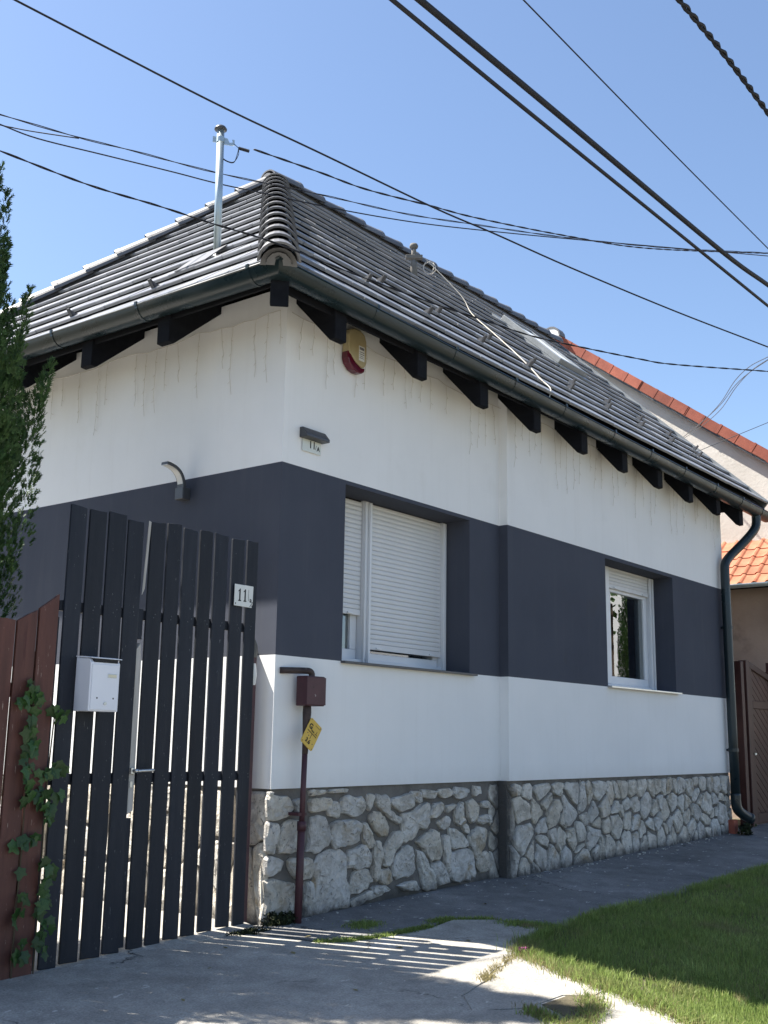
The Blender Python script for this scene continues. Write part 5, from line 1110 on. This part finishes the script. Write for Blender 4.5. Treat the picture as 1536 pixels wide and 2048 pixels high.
# shrub behind the fence, leaves of the street tree
def leaf_cloud(name, c, rad, n, size, mt, seed, squash=(1,1,1)):
    r = np.random.default_rng(seed); k = 26; cl = unit(r.normal(0,1,(k,3)))*r.uniform(.35,.95,(k,1))
    p = cl[r.integers(0,k,n)] + r.normal(0,.17,(n,3)); p = np.asarray(c) + p*rad*np.asarray(squash)
    d = unit(r.normal(0,1,(n,3)) + [0,0,-.2]); s = unit(np.cross(d, r.normal(0,1,(n,3)))); L = size*r.uniform(.6,1.2,(n,1))
    V = np.stack([p - d*L*.5, p + s*L*.32, p + d*L*.5, p - s*L*.32], 1).reshape(-1,3)
    return np_mesh(name, V, np.arange(4*n).reshape(-1,4), mt, 4)
t = thing('shrub', (-2.35,.55,-.05), 'bright green leafy shrub glimpsed between the red fence planks', 'shrub')
link('foliage', leaf_cloud('foliage', (-2.35,.62,.75), .62, 2600, .075, M['leaf'], 5, (1,.55,1.15)), t)
g = Geo(); g.tube([(-2.35,.6,-.1), (-2.34,.6,.4), (-2.4,.62,.9)], [.03,.022,.01], 6); g.build('stem', M['bark'], t)

# across the street (what the window pane mirrors)
t = thing('far_house', (35,-18,0), 'white rendered house across the street mirrored in the window pane', 'house')
g = Geo(); g.box(28,42,-22,-16.0,-1,8.2); g.build('wall', M['farwhite'], t)
g = Geo(); g.prism([(27.8,-15.85,8.2), (27.8,-22.4,8.2), (27.8,-18.3,11)], (14.4,0,0)); g.build('roof', M['redtile'], t)
t = thing('street_tree', (30.3,-12.2,-.6), 'leafy street tree across the road mirrored in the window pane', 'tree')
link('crown', leaf_cloud('crown', (30.4,-12.2,7.0), 1.7, 420, .36, M['leaf'], 8, (1,1,1.2)), t)
g = Geo(); g.tube([(30.3,-12.2,-.8), (30.32,-12.2,2), (30.4,-12.2,6)], [.16,.12,.05], 8); g.build('trunk', M['bark'], t)
cypress(34.5, -12.9, -.6, 1.2, 1.75, 1.0, 'tall dark cypress across the road, added to darken the pane reflection')  # invented tree, placed to darken the right part of the mirrored view

# grass
def inside(P, poly):
    x, y = P[:,0], P[:,1]; c = np.zeros(len(P), bool); n = len(poly)
    for i in range(n):
        x0, y0 = poly[i]; x1, y1 = poly[(i+1) % n]
        cond = ((y0 > y) != (y1 > y)) & (x < (x1-x0)*(y-y0)/(y1-y0+1e-12) + x0); c ^= cond
    return c
def blades(name, P, h, w_, mt, lean=.35, zoff=-.012, seed=0):
    r = np.random.default_rng(seed); n = len(P)
    z = .02*P[:,0] + .05*np.minimum(P[:,1],0) + zoff
    b = np.column_stack([P, z]); an = r.uniform(0,2*math.pi,n); sd = np.column_stack([np.cos(an), np.sin(an), np.zeros(n)])
    ld_ = r.uniform(0,2*math.pi,n); L = np.abs(r.normal(0,lean,n))[:,None]; ldv = np.column_stack([np.cos(ld_), np.sin(ld_), np.zeros(n)])
    h = (h*r.uniform(.55,1.25,n))[:,None]; w2 = (w_*r.uniform(.7,1.3,n))[:,None]
    up = np.array([0,0,1.]); m_ = b + up*h*.55 + ldv*L*h*.30; tp = b + up*h*(1-.25*np.minimum(L,1.2)) + ldv*L*h*1.0
    V = np.stack([b-sd*w2, b+sd*w2, m_+sd*w2*.75, m_-sd*w2*.75, tp], 1).reshape(-1,3)
    k = np.arange(n)[:,None]*5
    F = np.concatenate([k+[0,1,2], k+[0,2,3], k+[3,2,4]], 1).reshape(-1,3)
    me = np_mesh(name, V, F, mt); o = link(name, me); o['kind'] = 'stuff'; return o
CX, CY = CAM.x, CAM.y
cand = np.column_stack([RNG.uniform(-1.3, 9.5, 900000), RNG.uniform(-4.9, -1.34, 900000)])
dd = np.hypot(cand[:,0]-CX, cand[:,1]-CY); az = np.degrees(np.arctan2(cand[:,0]-CX, cand[:,1]-CY))
jx = cand + RNG.normal(0,.018,cand.shape)
keep = inside(jx, lawn_poly) & (az < 76) & (RNG.uniform(0,1,len(cand)) < np.clip((5.2/dd)**1.5, .2, 1))
patch = .5 + .5*np.sin(cand[:,0]*3.1+1.3*np.sin(cand[:,1]*4.0))*np.sin(cand[:,1]*3.7+np.sin(cand[:,0]*2.3))
keep &= RNG.uniform(0,1,len(cand)) < (.55+.45*patch)
Pg = cand[keep]; hg = .036 + .020*patch[keep]
lawn_o = blades('lawn_grass', Pg, hg, .0021, M['grass'], .45, seed=2)
tc_ = cand[keep][RNG.integers(0, int(keep.sum()), 150)]
tuft = np.repeat(tc_, 45, axis=0) + RNG.normal(0, .022, (150*45, 2)); tuft = tuft[inside(tuft, lawn_poly)]
blades('lawn_tufts', tuft, .075, .0024, M['grass'], .55, seed=43)
stray = cand[keep][::29]
blades('lawn_dry_stalks', stray, .055, .0018, M['straw'], .6, seed=41)
def along(poly, n, spread, seed):
    r = np.random.default_rng(seed); P = np.array(poly); S = np.r_[0, np.cumsum(np.hypot(*np.diff(P, axis=0).T))]; t = r.uniform(0,S[-1],n)
    # clump
    c = r.uniform(0,S[-1],max(3,n//70)); t = np.where(r.uniform(0,1,n) < .7, c[r.integers(0,len(c),n)] + r.normal(0,.05,n), t); t = np.clip(t, 0, S[-1])
    return np.column_stack([np.interp(t,S,P[:,0]), np.interp(t,S,P[:,1])]) + r.normal(0,spread,(n,2))
eg = [(.86,-1.40), (.58,-1.54), (.43,-1.8), (.27,-2.2), (.15,-2.53), (0,-2.84), (-.43,-3.62)]
blades('verge_dry_grass', along(eg, 4200, .045, 4), .055, .0020, M['straw'], .7, seed=4)
blades('verge_grass', along(eg, 3800, .05, 6), .075, .0022, M['grass'], .6, seed=6)
blades('sidewalk_edge_grass', along([(.86,-1.40), (1.45,-1.34), (2.1,-1.29), (2.65,-1.34), (3.75,-1.35), (5.4,-1.35)], 5200, .03, 7), .065, .0022, M['grass'], .6, seed=7)
weeds = np.concatenate([along([(-.10,-.53), (.05,-.63), (.36,-.70)], 1500, .018, 8), along([(.36,-.70), (.76,-.73)], 1700, .018, 9), along([(1.06,-.68), (1.30,-.86)], 500, .014, 10), along([(1.26,-1.0), (1.34,-1.15), (1.40,-1.30)], 2200, .05, 11), np.random.default_rng(3).normal((.47,-.42), (.07,.05), (900,2)), np.random.default_rng(4).normal((.98,-.66), (.06,.025), (500,2))])
blades('crack_weeds', weeds, .035, .0028, M['grass'], .9, seed=12)
blades('slab_gap_weeds', np.concatenate([along([(.04,-2.25), (-.1,-2.36), (-.45,-2.46), (-.62,-2.82)], 1500, .035, 13), along([(-.36,-2.10), (-.5,-2.4), (-.9,-2.95)], 1000, .03, 14), along([(.5,-1.53), (.2,-1.60), (-.1,-1.70)], 500, .02, 15)]), .045, .0024, M['straw'], .8, seed=13)
blades('gap_green_weeds', np.concatenate([along([(.04,-2.25), (-.1,-2.36), (-.45,-2.46), (-.62,-2.82)], 1300, .04, 16), along([(-.42,-2.2), (-.62,-2.7)], 900, .04, 17)]), .05, .0026, M['grass'], .7, seed=14)
# small things on the ground
t = thing('wall_moss', (.08,-.03,0), 'dark moss clump at the foot of the corner stones', 'moss', 'moss clumps at the wall foot'); 
link('moss_leaves', leaf_cloud('moss_leaves', (.07,-.045,.03), .13, 900, .022, M['moss'], 21, (1.1,.45,.42)), t)
t = thing('wall_moss', (7.75,-.25,.15), 'dark weed clump under the downpipe shoe', 'moss', 'moss clumps at the wall foot'); 
link('moss_leaves', leaf_cloud('moss_leaves', (7.72,-.27,.20), .14, 500, .04, M['moss'], 22, (1.2,.6,.5)), t)
t = thing('gate_moss', (-.28,-.06,0), 'dried moss and crumbs along the gate threshold near the post', 'moss'); 
link('moss_leaves', leaf_cloud('moss_leaves', (-.24,-.08,-.005), .16, 1100, .016, M['moss'], 23, (1.3,.35,.12)), t)
t = thing('flower', (.57,-1.53,gz(.57,-1.53)), 'small purple flower at the corner of the lawn', 'flower')
link('petals', leaf_cloud('petals', (.575,-1.54,gz(.57,-1.54)+.035), .028, 60, .022, M['flower'], 24, (1,1,.5)), t)
g = Geo(); g.tube([(.57,-1.53,gz(.57,-1.53)-.01), (.575,-1.535,gz(.57,-1.53)+.03)], .002, 5); g.build('stem', M['leaf'], t)
# litter blown onto the driveway
def dead_leaf():
    g = Geo(); g.add([(0,-.5,0), (.26,-.12,.10), (.20,.25,.06), (0,.5,.02), (-.22,.22,.09), (-.25,-.15,.04), (0,0,.0)], [(6,0,1), (6,1,2), (6,2,3), (6,3,4), (6,4,5), (6,5,0)]); return g.mesh('dead_leaf', M['straw'])
DL = dead_leaf(); R_ = random.Random(5); lit = Geo()
for x, y in [(-.05,-.40), (-.42,-.62), (.15,-.95), (-1.0,-.55), (-.75,-1.35), (.9,-.30), (1.7,-.55), (2.6,-.35), (-.2,-.22), (-1.35,-.22), (3.3,-.9), (.62,-1.12), (-.62,-.28), (-1.5,-.9), (4.2,-.5)]:
    Mx = Matrix.Translation((x, y, gz(x,y)+.004)) @ Matrix.Rotation(R_.uniform(0,6.3),4,'Z') @ Matrix.Rotation(R_.uniform(-.25,.25),4,'X') @ Matrix.Scale(R_.uniform(.025,.05),4)
    lit.add([Mx @ v.co for v in DL.vertices], [tuple(p.vertices) for p in DL.polygons])
tag(lit.build('leaf_litter', M['straw']), kind='stuff')
# pebbles and crumbs along the wall foot
r = np.random.default_rng(31); g = Geo()
for i in range(110):
    x = r.uniform(-.2,7.6); y_ = (-.03 if x < 2.7 else -.12) - abs(r.normal(0,.07)); s = r.uniform(.003,.010)*(1 if r.uniform() < .85 else 1.7); z_ = gz(x,y_)
    g.add([(x+s*r.uniform(.6,1.3)*math.cos(a), y_+s*r.uniform(.6,1.3)*math.sin(a), z_+hh*s) for hh, k in ((-.3,5), (.55,5)) for a in [2*math.pi*q/5 for q in range(5)]], [(0,1,6,5), (1,2,7,6), (2,3,8,7), (3,4,9,8), (4,0,5,9), (5,6,7,8,9)])
tag(g.build('pebbles', M['pebble']), kind='stuff')
